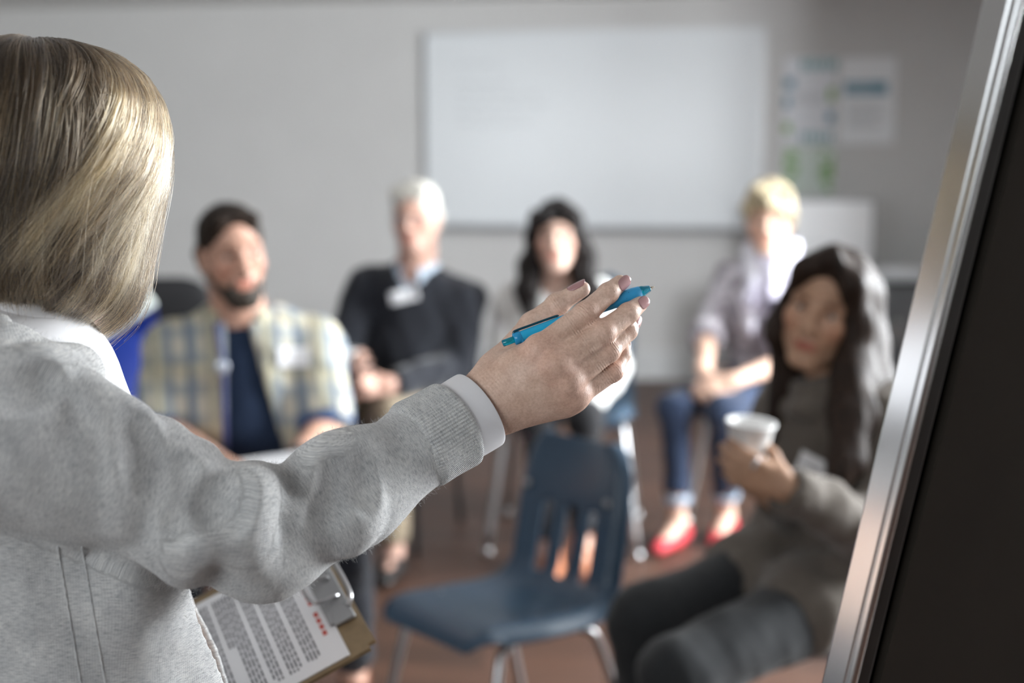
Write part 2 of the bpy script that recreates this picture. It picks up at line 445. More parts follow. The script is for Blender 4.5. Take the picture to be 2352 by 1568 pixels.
M_blueink = mat('printed blue', (0.10, 0.27, 0.37), 0.7); M_green = mat('printed green', (0.23, 0.42, 0.12), 0.7)
M_teal = mat('printed teal', (0.18, 0.40, 0.42), 0.7); M_greyink = mat('printed grey', (0.45, 0.47, 0.49), 0.7); M_black = mat('printed dark', (0.10, 0.11, 0.12), 0.7)
def flat_rects(name, rects, m, parent, y):
    V = []; F = []
    for x0, x1, z0, z1 in rects:
        i = len(V); V += [(x0, y, z0), (x1, y, z0), (x1, y, z1), (x0, y, z1)]; F.append((i, i+1, i+2, i+3))
    me = fast_mesh(name, V, F, False); me.materials.append(m); return link(bpy.data.objects.new(name, me), parent)
rr = random.Random(5)
po, hw, hh = wall_thing('poster', 'white poster with rows of small blue and green illustrations pinned beside the whiteboard', 'poster', 1800, 132, 1918, 332)
box_obj('sheet', (0, -.002, 0), (hw, .002, hh), mat('pale poster paper', (0.80, 0.82, 0.86), .8), po)
flat_rects('heading', [(-hw*.35+i*.045, -hw*.35+i*.045+.03, hh*.72, hh*.95) for i in range(5)], M_teal, po, -.0045)
[flat_rects('blue_block', [q_], M_blueink, po, -.0045) for q_ in [(-hw*.98, -hw*.6, hh*.30, hh*.52), (-hw*.98, -hw*.75, -hh*.15, hh*.1), (hw*.7, hw*.97, -hh*.5, -hh*.25)]]
[flat_rects('green_block', [q_], M_green, po, -.0045) for q_ in [(hw*.72, hw*.98, hh*.0, hh*.3), (-hw*.98, -hw*.7, -hh*.75, -hh*.5)]]
flat_rects('caption_lines', [(-hw*.6, hw*.6, hh*(.14-.06*i), hh*(.16-.06*i)) for i in range(4)], M_greyink, po, -.0045)
flat_rects('footer', [(-hw*.3+i*.04, -hw*.3+i*.04+.024, -hh*.95, -hh*.72) for i in range(5)], M_teal, po, -.0045)
po, hw, hh = wall_thing('poster', 'green and white leafy flyer pinned below the poster of small illustrations', 'poster', 1796, 338, 1916, 446)
box_obj('sheet', (0, -.002, 0), (hw, .002, hh), mat('pale green paper', (0.66, 0.74, 0.68), .8), po)
V = []; F = []
for q in range(46):
    sx = rr.choice((-1, 1)); x = sx*hw*rr.uniform(.45, .92); z = hh*rr.uniform(-.85, .9)*(1 if rr.random() < .8 else .3); a = rr.uniform(0, 6.28); L = rr.uniform(.018, .034)
    i = len(V); dx, dz = math.cos(a)*L, math.sin(a)*L
    V += [(x-dx, -.0045-q*2e-5, z-dz), (x+dz*.4, -.0045-q*2e-5, z-dx*.4), (x+dx, -.0045-q*2e-5, z+dz), (x-dz*.4, -.0045-q*2e-5, z+dx*.4)]; F.append((i, i+1, i+2, i+3))
me = fast_mesh('printed_leaves', V, F, False); me.materials.append(M_green); link(bpy.data.objects.new('printed_leaves', me), po)
po, hw, hh = wall_thing('notice_sheet', 'white notice sheet with a blue banner pinned to the wall beside the posters', 'notice', 1928, 132, 2056, 330)
box_obj('sheet', (0, -.002, 0), (hw, .002, hh), mat('notice paper', (0.84, 0.86, 0.88), .8), po)
flat_rects('blue_banner', [(-hw*.86, hw*.72, hh*.14, hh*.44)], mat('printed pale blue', (.22, .36, .44), .7), po, -.0045)
flat_rects('dark_banner_spot', [(hw*.2, hw*.6, hh*.18, hh*.40)], M_blueink, po, -.0048)
flat_rects('text_lines', [(-hw*.7, hw*rr.uniform(.3, .75), -hh*(.10+.09*i), -hh*(.07+.09*i)) for i in range(7)], M_greyink, po, -.0045)

# small framed board standing on the low cabinet by the wall
def depth_thing(name, label, cat, px, d, z, face): 
    p = Wz(px, d, z); return thing(name, label, cat, p, (0, 0, math.atan2(face[1], face[0])+math.pi/2))
M_dark = mat('charcoal plastic', (0.035, 0.037, 0.040), 0.5)
M_dgrey = mat('dark grey metal cabinet', (0.10, 0.105, 0.11), 0.45)
D_CB = 8.15
cb = depth_thing('low_cabinet', 'dark grey low cabinet against the far wall under the notices', 'cabinet', 2030, D_CB, 0, (-EY[0], -EY[1]))
CBW = .62
box_obj('body', (0, 0, .36), (CBW, .22, .34), M_dgrey, cb, None, .008)
box_obj('top_panel', (0, 0, .71), (CBW+.015, .235, .0105), M_dark, cb, None, .004)
for sx in (-1, 1):
    dr = box_obj('door', (sx*CBW/2, -.229, .37), (CBW/2-.008, .008, .31), M_dgrey, cb, None, .003)
    box_obj('handle', (sx*.04, -.246, .45), (.008, .008, .06), M_alu, dr, None, .003)
box_obj('plinth', (0, .01, .0105), (CBW-.02, .2, .0095), M_dark, cb)
c = W(1912, 525, 8.2)
fb = thing('framed_board', 'small grey-framed whiteboard propped on the low cabinet behind the seated people', 'whiteboard', (c[0], c[1], .722), (0, 0, -RA))
hw = 95/3267*8.2; top = c[2]+70/3267*8.2-.722
box_obj('board_surface', (0, 0, top/2), (hw-.012, .008, top/2-.012), mat('dull white board', (.80, .81, .82), .4), fb)
for sz in (0, 1): box_obj('frame_rail', (0, -.002, .009+sz*(top-.018)), (hw, .014, .009), M_alu_d, fb, None, .003)
for sx in (-1, 1): box_obj('frame_rail', (sx*(hw-.008), -.002, top/2), (.008, .013, top/2-.019), M_alu_d, fb, None, .003)
V, F = scribble([3, 4, 3], -hw*.7, top*.42, .9, .07, .003, 9, .012, y=-.0095)
me = fast_mesh('handwriting', V, F, False); me.materials.append(M_ink); link(bpy.data.objects.new('handwriting', me), fb)['kind'] = 'stuff'
# stack of paper sheets / box on the cabinet
for q in range(3):
    box_obj_ = None
c = Wz(2068, 8.0, .722)
pt = thing('paper_tray', 'pale grey paper tray with loose sheets on top of the low cabinet', 'tray', c, (0, 0, -RA+.1))
box_obj('tray_base', (0, 0, .012), (.13, .10, .012), mat('light grey plastic', (.50, .52, .53), .5), pt, None, .004)
for q in range(4): box_obj('sheet', (rr.uniform(-.012, .012), rr.uniform(-.01, .01), .029+q*.010), (.115, .085, .0048), M_paper, pt)
# ------------------------------------------------------------------ chairs
M_chrome = mat('polished chrome', (0.42, 0.42, 0.43), 0.28, 1.0)
M_bluep = mat('slate blue moulded plastic', (0.034, 0.066, 0.106), 0.34, var=0.06, vscale=6, bump=0.06, bscale=500, bdist=0.001)
M_rubber = mat('grey rubber glide', (0.30, 0.30, 0.31), 0.5)
def shell_mesh():
    prof = bez([(0.225, .405), (.213, .432), (.17, .446), (.05, .436), (-.09, .428), (-.165, .440), (-.208, .485), (-.228, .56), (-.252, .68), (-.278, .79), (-.292, .835)], 60)
    n = len(prof); m = 41
    s = np.concatenate([[0], np.cumsum(np.linalg.norm(np.diff(prof, axis=0), axis=1))]); s /= s[-1]
    hw = np.interp(s, [0, .06, .25, .48, .58, .8, .93, 1], [.19, .212, .222, .215, .205, .205, .19, .165])
    T = np.gradient(prof, axis=0); T /= np.linalg.norm(T, axis=1)[:, None]
    N = np.stack([T[:, 1], -T[:, 0]], 1)          # up for the seat, forward for the back (profile runs front -> top)
    N = np.where((N[:, 1:2]+N[:, 0:1]) < 0, -N, N)
    V = np.zeros((n, m, 3)); v = np.linspace(-1, 1, m)
    for i in range(n):
        ee = min(s[i], 1-s[i])/.07
        cornr = 1.0 if ee >= 1 else math.sqrt(max(0, 1-(1-ee)**2))*.22+.78
        c = .020+.022*s[i]
        off = c*v**2 - .32*np.clip(np.abs(v)-.87, 0, 1)*min(1, s[i]/.10)
        V[i, :, 0] = v*hw[i]*cornr; V[i, :, 1] = prof[i, 0]+N[i, 0]*off; V[i, :, 2] = prof[i, 1]+N[i, 1]*off
    F = []
    zz = prof[:, 1]
    for i in range(n-1):
        for j in range(m-1):
            vm = (v[j]+v[j+1])/2; back = s[i] > .52
            zc = (zz[i]+zz[i+1])/2
            hole = back and .475 < zc < .655 and any(abs(vm-q) < .085 for q in (-.42, 0, .42))
            if not hole: F.append((i*m+j, i*m+j+1, (i+1)*m+j+1, (i+1)*m+j))
    return V.reshape(-1, 3), np.array(F)
SHV, SHF = shell_mesh()
def blue_chair(label, loc, face, sc=1.0, group=None):
    t = thing('plastic_chair', label, 'chair', loc, (0, 0, math.atan2(face[1], face[0])-math.pi/2), group)
    t.scale = (sc, sc, sc)
    me = fast_mesh('seat_shell', SHV, SHF, True); me.materials.append(M_bluep)
    o = link(bpy.data.objects.new('seat_shell', me), t)
    md = o.modifiers.new('thick', 'SOLIDIFY'); md.thickness = .008; md.offset = -1
    md = o.modifiers.new('sub', 'SUBSURF'); md.levels = 1; md.render_levels = 1
    for sx in (-1, 1):
        for pts in ([(sx*.235, .235, .012), (sx*.19, .165, .36), (sx*.178, .13, .408), (sx*.15, .09, .415), (sx*.13, .0, .414)],
                    [(sx*.225, -.275, .012), (sx*.19, -.17, .34), (sx*.178, -.125, .398), (sx*.15, -.08, .410), (sx*.13, -.005, .412)]):
            V, F = tube_vf(bez(pts, 24), .0115, 10)
            me = fast_mesh('leg', V, F); me.materials.append(M_chrome); lg = link(bpy.data.objects.new('leg', me), t)
            V, F = tube_vf([(pts[0][0], pts[0][1], 0.0005), (pts[0][0], pts[0][1], .012), (pts[0][0], pts[0][1], .026)], [.017, .017, .013], 12)
            me = fast_mesh('foot_glide', V, F); me.materials.append(M_chrome); link(bpy.data.objects.new('foot_glide', me), lg)
    V, F = tube_vf([(-.13, .0, .412), (.13, .0, .412)], .010, 8)
    me = fast_mesh('under_frame', V, F); me.materials.append(M_chrome); link(bpy.data.objects.new('under_frame', me), t)
    for sx in (-1, 1):
        for (yy, zz, n) in ((-.243, .70, (0, 1, .2)), (.08, .441, (0, 0, 1))):
            n = nrm(n); p = np.array([sx*.155, yy, zz])+n*.007+np.array([0, .02 if zz > .5 else 0, 0.008 if zz < .5 else 0])
            V, F = tube_vf([p-n*.004, p, p+n*.003], [.011, .011, .007], 12)
            me = fast_mesh('rivet', V, F); me.materials.append(M_chrome); link(bpy.data.objects.new('rivet', me), t)
    return t
M_blackpad = mat('black upholstery', (0.012, 0.012, 0.014), 0.7, bump=.1, bscale=400)
M_blackmet = mat('black powder-coated steel', (0.02, 0.02, 0.022), 0.4)
def pad_vf(hx, hy, hz, n=14, p=4.0):
    """superellipsoid cushion"""
    V = []; F = []
    for i in range(n+1):
        a = -math.pi/2+math.pi*i/n
        for j in range(2*n):
            b = math.pi*j/n
            f = lambda q: math.copysign(abs(q)**(2/p), q)
            V.append((hx*f(math.cos(a))*f(math.cos(b)), hy*f(math.cos(a))*f(math.sin(b)), hz*f(math.sin(a))))
    for i in range(n):
        for j in range(2*n): F.append((i*2*n+j, i*2*n+(j+1) % (2*n), (i+1)*2*n+(j+1) % (2*n), (i+1)*2*n+j))
    return np.array(V), np.array(F)
def local_obj(name, V, F, m, parent, smooth=True):
    me = fast_mesh(name, V, F, smooth); me.materials.append(m); return link(bpy.data.objects.new(name, me), parent)
def black_chair(label, loc, face, ztop=.93, group=None):
    t = thing('upholstered_chair', label, 'chair', loc, (0, 0, math.atan2(face[1], face[0])-math.pi/2), group)
    V, F = pad_vf(.235, .225, .035); local_obj('seat', V+np.array([0, 0, .425]), F, M_blackpad, t)
    V, F = pad_vf(.225, .028, .19); a = rad(10)
    V = V @ np.array([[1, 0, 0], [0, math.cos(a), math.sin(a)], [0, -math.sin(a), math.cos(a)]]); local_obj('backrest', V+np.array([0, -.255, ztop-.19]), F, M_blackpad, t)
    for sx in (-1, 1):
        for pts in ([(sx*.225, .22, .0005), (sx*.215, .20, .39)], [(sx*.225, -.27, .0005), (sx*.215, -.22, .39), (sx*.21, -.235, .60), (sx*.205, -.29, ztop-.05)]):
            V, F = tube_vf(bez(pts, 12), .012, 8); local_obj('leg', V, F, M_blackmet, t)
        V, F = tube_vf([(sx*.215, .21, .385), (sx*.215, -.22, .385)], .011, 8); local_obj('side_rail', V, F, M_blackmet, t)
    return t

# blue bin with a pale lid beyond the standing woman
bn = thing('bin', 'bright blue bin with a pale lid leaning on its front behind the standing woman', 'bin', Wz(222, 4.7, 0), (0, 0, .25))
M_binb = mat('bright blue plastic', (0.002, 0.014, 0.13), 0.6, spec=.15); M_lid = mat('pale mint plastic', (0.70, 0.76, 0.72), 0.5)
def taper_box(bm, w0, d0, w1, d1, z0, z1):
    vs_ = [bm.verts.new((sx*w*.5, sy*d*.5, z)) for (w, d, z) in ((w0, d0, z0), (w1, d1, z1)) for sx, sy in ((-1, -1), (1, -1), (1, 1), (-1, 1))]
    for f in ((3, 2, 1, 0), (4, 5, 6, 7), (0, 1, 5, 4), (1, 2, 6, 5), (2, 3, 7, 6), (3, 0, 4, 7)): bm.faces.new([vs_[q] for q in f])
    bmesh.ops.bevel(bm, geom=bm.edges[:], offset=.02, segments=3, affect='EDGES')
bm = bmesh.new(); taper_box(bm, .30, .36, .40, .46, .001, .93); bmobj('body', bm, M_binb, bn, None, True)
bm = bmesh.new(); rbox(bm, (0, 0, 0), (.215, .012, .115), None, .008); rbox(bm, (0, .010, 0), (.195, .008, .095), None, .004)
ld = bmobj('lid', bm, M_lid, bn, (-.02, -.262, .945)); ld.rotation_euler = (rad(-6), rad(-32), 0)
bx = bmesh.new(); rbox(bx, (0, -.016, .06), (.05, .008, .012), None, .004); bmobj('lid_grip', bx, M_lid, ld)
bm = bmesh.new(); rbox(bm, (0, -.245, .90), (.205, .012, .014), None, .005); rbox(bm, (0, .245, .90), (.205, .012, .014), None, .005); rbox(bm, (-.210, 0, .90), (.012, .245, .014), None, .005); rbox(bm, (.210, 0, .90), (.012, .245, .014), None, .005); bmobj('rim', bm, M_binb, bn)

black_chair('empty black upholstered chair behind the man in the plaid shirt', Wz(372, 5.6, 0), (.25, -.97))
# ------------------------------------------------------------------ people: shared anatomy
def skin_mat(name, base, sss=0.06):
    t = NT(name); at = t.n('ShaderNodeAttribute'); at.attribute_name = 'tint'
    v = t.coord(); f = t.noise(v, 55, 5, .65)
    c = t.mix(1.0, base, at.outputs['Color'], 'MULTIPLY')
    c = t.mix(1.0, c, t.ramp(f, [(.30, (.86, .80, .78)), (.70, (1.06, 1.05, 1.04))]), 'MULTIPLY')
    t.l(c, t.b.inputs['Base Color']); t.set(Roughness=.48, **{'Subsurface Weight': sss, 'Subsurface Radius': (.012, .005, .003), 'Subsurface Scale': .6, 'Specular IOR Level': .4})
    t.bump(t.noise(v, 900, 3, .7), .18, .0008)
    return t.m
def head_local(hc, R, sc): return lambda x, y, z: hc + R @ (np.array([x, y, z])*sc)
def add_head(F, hc, R, sc=1.0, neck=None, neck_r=.056, male=False, jaw=1.0):
    H = head_local(hc, R, sc); s = sc
    F.ell(H(0, -.016, .036), np.array([.0755, .093, .084])*s, R, .02*s)
    F.ell(H(0, .020, -.030), np.array([.060*jaw, .066, .080])*s, R, .03*s)
    for q in (-1, 1):
        F.cap(H(q*.052*jaw, -.002, -.050), H(q*.018, .066, -.098), .017*s, .015*s, .03*s)
        F.ell(H(q*.042, .058, -.022), np.array([.022, .022, .020])*s, R, .025*s)
        F.cap(H(q*.012, .084, .024), H(q*.046, .068, .022), .011*s, .010*s, .018*s)
    F.cap(H(-.010, .076, -.100), H(.010, .076, -.100), .0155*s, .0155*s, .02*s)
    F.ell(H(0, .075, -.060), np.array([.030, .019, .024])*s, R, .02*s)
    for q in (-1, 1): F.ell(H(q*.032, .100, .004), np.array([.0165, .020, .0115])*s, R, .014*s, 'sub')
    for q in (-1, 1):
        F.cap(H(q*.019, .0785, .0120), H(q*.044, .0720, .0112), .0042*s, .0040*s, .006*s)      # upper lid
        F.cap(H(q*.020, .0775, -.0052), H(q*.043, .0715, -.0045), .0034*s, .0030*s, .006*s)    # lower lid
    F.cap(H(0, .088, .016), H(0, .110, -.026), .0078*s, .0115*s, .012*s)
    for q in (-1, 1): F.ell(H(q*.0125, .096, -.032), np.array([.0085, .0115, .0085])*s, R, .008*s)
    F.cap(H(-.019, .0880, -.0585), H(.019, .0880, -.0585), .0046*s, .0052*s, .006*s)
    F.cap(H(-.016, .0878, -.0710), H(.016, .0878, -.0710), .0054*s, .0062*s, .006*s)
    F.cap(H(-.021, .099, -.0648), H(.021, .099, -.0648), .0022*s, .0022*s, .004*s, 'sub')
    for q in (-1, 1):
        F.ell(H(q*.075, -.012, -.006), np.array([.0075, .018, .031])*s, R @ np.array([[math.cos(q*.35), -math.sin(q*.35), 0], [math.sin(q*.35), math.cos(q*.35), 0], [0, 0, 1]]), .008*s)
        F.ell(H(q*.083, -.006, -.002), np.array([.006, .009, .016])*s, R, .005*s, 'sub')
    if neck is not None:
        F.cap(H(0, -.024, -.045), neck, neck_r*s, neck_r*1.12*s, .03)
def head_tint(hc, R, sc, V, lip=(1.0, .62, .60), blush=(1.06, .86, .82), brow=None):
    """skin tint: lips, cheeks, eyebrows; shade painted into the eye sockets"""
    L = (V-hc) @ R/sc; T = np.ones((len(V), 3))
    def g(c, r): return np.exp(-(((L-np.array(c))/np.array(r))**2).sum(1))
    for q in (-1, 1):
        T *= 1+(np.array(blush)-1)*g((q*.045, .065, -.03), (.022, .03, .022))[:, None]
        b = g((q*.032, .085, .028), (.020, .022, .0055)); T *= 1+(np.array(brow if brow else (.45, .38, .34))-1)*np.clip(b*1.3, 0, 1)[:, None]
        b = g((q*.0315, .080, .0095), (.014, .016, .0032)); T *= 1+(np.array((.30, .26, .25))-1)*np.clip(b*1.3, 0, 1)[:, None]  # dark band paints socket shade over the upper lids
    b = g((0, .095, -.065), (.023, .016, .0085)); T *= 1+(np.array(lip)-1)*np.clip(b*1.5, 0, 1)[:, None]
    return T
def set_tint(o, T):
    a = o.data.attributes.new('tint', 'FLOAT_COLOR', 'POINT')
    a.data.foreach_set('color', np.concatenate([T, np.ones((len(T), 1))], 1).astype(np.float32).ravel())
def add_hand(F, w, d, n, side, curl=(.35, .5, .4), s=1.0, k=.006, thumb_in=.35, spread=.10):
    """side +1 right hand, -1 left; d towards the fingers, n out of the back of the hand"""
    d = nrm(d); n = np.asarray(n, float); n = nrm(n-d*(n @ d)); t = np.cross(n, d)*side
    offs = (.027, .009, -.010, -.027); Ls = (.086, .090, .085, .076)
    ph = ((.041, .025, .020), (.045, .028, .021), (.042, .026, .020), (.033, .020, .018))
    F.cap(w-d*.03*s, w+d*.012*s, .026*s, .025*s, .012, flat=(n, .78))
    for i in range(4):
        m = w+d*Ls[i]*s+t*offs[i]*s
        F.cap(w+t*offs[i]*.6*s, m, .0135*s, .0115*s, .012)
        p = m; a = 0
        for j in range(3):
            a += curl[j]; dd = nrm(d*math.cos(a)-n*math.sin(a)+t*(spread*(1.5-i)/1.5)*(1 if j == 0 else .5))
            q = p+dd*ph[i][j]*s; F.cap(p, q, (.0098, .0088, .0078)[j]*s, (.0090, .0080, .0068)[j]*s, k); p = q
    c = w+d*.018*s+t*.020*s; m = c+nrm(d*.7+t*.62-n*thumb_in)*.044*s; q = m+nrm(d*.85+t*.35-n*thumb_in*1.3)*.031*s; e = q+nrm(d*.9+t*.05-n*thumb_in*1.4)*.026*s
    F.cap(c, m, .0150*s, .0118*s, .012); F.cap(m, q, .0108*s, .0098*s, k); F.cap(q, e, .0096*s, .0075*s, k)
def torso(F, nb, pv, right, fwd, sw, wch, dch, wab, dab, whip, dhip, infl=0.0, k=.06, bust=0.0, belly=0.0, drop=.055):
    up = nrm(nb-pv); r = nrm(right-up*(right @ up)); f = np.cross(up, r); R = np.stack([r, f, up], 1); L = np.linalg.norm(nb-pv)
    for q in (-1, 1):
        F.cap(nb-up*.03, nb+r*q*sw-up*drop, .050+infl, .056+infl, .05)
    F.ell(nb-up*.17+f*.010, (wch+infl, dch+infl, .185+infl), R, k)
    F.ell(pv+up*L*.40+f*.012, (wab+infl, dab+infl, L*.34+infl), R, k)
    F.ell(pv+up*.02, (whip+infl, dhip+infl, .125+infl), R, k)
    if bust:
        for q in (-1, 1): F.ell(nb-up*.21+r*q*.075+f*(dch-.015), (.062+infl, .05*bust+infl, .06+infl), R, .04)
    if belly: F.ell(pv+up*L*.32+f*(dab*.45), (wab*.85+infl, dab*.75+belly+infl, L*.30+infl), R, .06)
    return R
def shoulders(nb, pv, right, sw, drop=.065):
    up = nrm(nb-pv); r = nrm(right-up*(right @ up)); return nb+r*sw-up*drop, nb-r*sw-up*drop
def bounds(pts, m): P = np.array(pts); return P.min(0)-m, P.max(0)+m
def cloth(name, color, rough=.85, var=.05, vscale=40, bump=.25, bscale=700, sheen=.15): return mat(name, color, rough, 0, var, vscale, bump, bscale, .0015, .25, sheen)
def eyes(person, hc, R, sc, iris):
    H = head_local(hc, R, sc)
    for q in (-1, 1):
        c = H(q*.0315, .0690, .0035); V, F = pad_vf(.0118*sc, .0118*sc, .0118*sc, 8, 2.0)
        o = mobj('eye', V @ R.T + c, F, M_sclera, person); o.data.materials.append(iris)
        Lc = V; mi = np.array([1 if Lc[f].mean(0)[1] > .0105*sc else 0 for f in F], np.int32); o.data.polygons.foreach_set('material_index', mi)
M_sclera = mat('eye white', (.48, .46, .44), .2); M_iris = mat('dark iris', (.02, .013, .010), .1); M_irisb = mat('grey-blue iris', (.05, .07, .09), .1)
M_sticker = mat('white sticker paper', (.86, .87, .89), .6)
def name_tag(label, c, n, up, w=.088, h=.058, drape=None):
    """sticker; drape(point, direction) gives the cloth surface under each of its vertices"""
    n = nrm(n); up = nrm(np.asarray(up)-n*(np.asarray(up) @ n)); r = np.cross(up, n)
    o = thing('name_tag', label, 'name tag', c)
    def patch(name, x0, x1, z0, z1, nx, nz, lift, m):
        V = []
        for a in np.linspace(x0, x1, nx):
            for b in np.linspace(z0, z1, nz):
                q = c+r*a+up*b; hit = drape(q+n*.06, -n) if drape else None
                V.append(hit+n*lift if hit is not None else q+n*lift)
        V = np.array(V)
        return V, [(i*nz+k, (i+1)*nz+k, (i+1)*nz+k+1, i*nz+k+1) for i in range(nx-1) for k in range(nz-1)]
    V, F = patch('sticker', -w/2, w/2, -h/2, h/2, 13, 9, .0085, M_sticker)
    V = relax(V, np.array(F), 9, .5); st = mobj('sticker', V, F, M_sticker, o); md = st.modifiers.new('t', 'SOLIDIFY'); md.thickness = .0012; md.offset = 0
    V2, F2 = patch('ink', -w*.28, w*.20, -h*.05, h*.05, 9, 3, .0104, M_greyink); mobj('written_name', V2, [f for k, f in enumerate(F2) if k % 4 != 1], M_greyink, o)
    return o
def cup(label, c, h=.095, r0=.028, r1=.040, tilt=None, name='foam_cup'):
    o = thing(name, label, 'cup', c)
    if tilt is not None: o.rotation_euler = tilt
    zs = [0, .002, h*.5, h*.93, h*.95, h, h, h*.98, h*.5, .006, .006]; rs = [.001, r0, (r0+r1)/2, r1*.985, r1+.003, r1+.003, r1-.001, r1-.003, (r0+r1)/2-.003, r0-.003, .001]
    n = 28; V = []; F = []
    for z, r in zip(zs, rs):
        for j in range(n): V.append((r*math.cos(6.2832*j/n), r*math.sin(6.2832*j/n), z))
    for i in range(len(zs)-1):
        for j in range(n): F.append((i*n+j, i*n+(j+1) % n, (i+1)*n+(j+1) % n, (i+1)*n+j))
    local_obj('cup_body', V, F, M_cup, o)
    return o
M_cup = mat('white foam cup', (.80, .80, .79), .6, bump=.05, bscale=600)
# ------------------------------------------------------------------ seated people
def hair_mat(name, dark, light, rough=.42, sc=(90, 90, 6)):
    t = NT(name); v = t.mapping(t.coord(), sc); f = t.noise(v, 1.0, 5, .7)
    t.l(t.ramp(f, [(.32, dark), (.68, light)]), t.b.inputs['Base Color']); t.set(Roughness=rough, **{'Specular IOR Level': .16})
    t.bump(f, .5, .004); return t.m
def seated(sp):
    """builds one seated person from world joints; returns root and frames"""
    hc, sc = sp['head'], sp.get('hs', 1.0); Rh = frame(sp['face'], sp.get('hp', 0), sp.get('hr', 0))
    nb, pv = sp['nb'], sp['pv']; tf = nrm(np.array([sp['tf'][0], sp['tf'][1], 0])); right = np.cross(tf, [0, 0, 1.0])
    male = sp.get('male', False); b = 1.12 if male else 1.0; sw = sp.get('sw', .185 if male else .155)
    dp = sp.get('drop', .055); sR, sL = shoulders(nb, pv, right, sw, dp+.010)
    root = thing('person', sp['label'], 'person', (pv[0], pv[1], 0))
    hips = (pv+right*.088, pv-right*.088); knees = (sp['kR'], sp['kL']); ank = (sp['aR'], sp['aL']); toe = sp.get('toe', (tf, tf))
    arms = ((sR, sp['eR'], sp['wR']), (sL, sp['eL'], sp['wL']))
    # body
    allp = [hc+[0, 0, .14], hc-[0, 0, .14], nb, pv, sR, sL, *knees, *ank, sp['eR'], sp['wR'], sp['eL'], sp['wL']]
    lo, hi = bounds(allp, .16); lo[2] = 0.0
    fin = lambda i: ((hc[i]-.115, hc[i]+.125, .0048), (min(sp['wR'][i], sp['wL'][i])-.10, max(sp['wR'][i], sp['wL'][i])+.10, .0058))
    F = Field(lo, hi, .011, fin(0), fin(1), ((hc[2]-.15, hc[2]+.14, .0048), (min(sp['wR'][2], sp['wL'][2])-.09, max(sp['wR'][2], sp['wL'][2])+.09, .0058)))
    td = sp.get('td', (.150, .105, .125, .100, .155, .12) if not male else (.170, .118, .155, .12, .165, .13))
    torso(F, nb, pv, right, tf, sw-.02, *td, infl=-.012, bust=sp.get('bust', 0), belly=sp.get('belly', 0), drop=dp)
    for i, (s_, e, w) in enumerate(arms):
        F.cap(s_, e, .046*b, .038*b, .02); F.cap(e, w, .039*b, .026*b, .02)
        hd = sp.get('hd', ((w-e), (w-e)))[i] if 'hd' in sp else w-e
        add_hand(F, w, hd, sp['hn'][i], 1 if i == 0 else -1, sp.get('curl', ((.3, .5, .4), (.3, .5, .4)))[i], (1.06 if male else .94)*sp.get('hsz', 1), thumb_in=sp.get('thin', (.35, .35))[i])
    for i in (0, 1):
        F.cap(hips[i], knees[i], .066*b, .050*b, .03); F.cap(knees[i], ank[i], .046*b, .031*b, .03)
        td_ = nrm(toe[i]); F.cap(ank[i]+[0, 0, -.03]-td_*.02, ank[i]*[1, 1, 0]+td_*.15+[0, 0, .028], .032, .020, .03, flat=((0, 0, 1), .9))
    add_head(F, hc, Rh, sc, nb-[0, 0, .02], .058*b if male else .050, male, sp.get('jaw', 1.06 if male else .97))
    V, Q = F.mesh(); o = mobj('body', V, Q, sp['skin'], root)
    set_tint(o, head_tint(hc, Rh, sc, V, sp.get('lip', (1, .62, .60)), brow=sp.get('brow')))
    eyes(root, hc, Rh, sc, sp.get('iris', M_iris))
    # trousers
    lo, hi = bounds([pv+[0, 0, .12], pv-right*.1, pv+right*.1, *knees, *ank], .15); lo[2] = .0
    F = Field(lo, hi, .010); rt = sp.get('rt', 1.0)*b
    R3 = np.stack([right, tf, [0, 0, 1]], 1)
    F.ell(pv+[0, 0, .0], (td[4]+.015, td[5]+.012, .115), R3, .05)
    for i in (0, 1):
        F.cap(hips[i]-[0, 0, .015], knees[i], .080*rt, .061*rt, .05); F.cap(knees[i], ank[i]+(knees[i]-ank[i])*sp.get('hem', .08), .058*rt, sp.get('hemr', .047)*rt, .03)
    wv = waves(sp['seed'], 8); wv2 = waves(sp['seed']+1, 22); F.band(lambda P: wv(P)*.006+wv2(P)*.0022)
    for i in (0, 1): F.cap(ank[i]+(knees[i]-ank[i])*(sp.get('hem', .08)+.03), ank[i]-(knees[i]-ank[i])*.2, .040, .04, .004, 'sub')
    V, Q = F.mesh(); mobj(sp.get('trn', 'trousers'), V, Q, sp['trm'], root)
    # shoes
    for i in (0, 1):
        F = Field(ank[i]*[1, 1, 0]+[-.22, -.22, -.01], ank[i]*[1, 1, 0]+[.22, .22, .13], .0055)
        td_ = nrm(toe[i]); a0 = ank[i]*[1, 1, 0]
        flatx = np.cross(td_, [0, 0, 1.0])
        F.cap(a0-td_*.045+[0, 0, .040], a0+td_*.05+[0, 0, .036], .036, .040, .02); F.cap(a0+td_*.05+[0, 0, .034], a0+td_*.165+[0, 0, .026], .040, .027, .02, flat=((0, 0, 1), .8))
        if sp.get('flats'):
            F.cap(a0-td_*.02+[0, 0, .085], a0+td_*.075+[0, 0, .075], .036, .040, .008, 'sub')
        else: F.cap(a0-td_*.03+[0, 0, .05], a0-td_*.02+[0, 0, .11], .040, .040, .02)
        F.half((0, 0, .003), (0, 0, -1), .003)
        V, Q = F.mesh(); mobj('shoe', V, Q, sp['shm'], root)
    return dict(root=root, hc=hc, Rh=Rh, sc=sc, nb=nb, pv=pv, tf=tf, right=right, sw=sw, sR=sR, sL=sL, arms=arms, td=td, sp=sp, b=b, H=head_local(hc, Rh, sc))
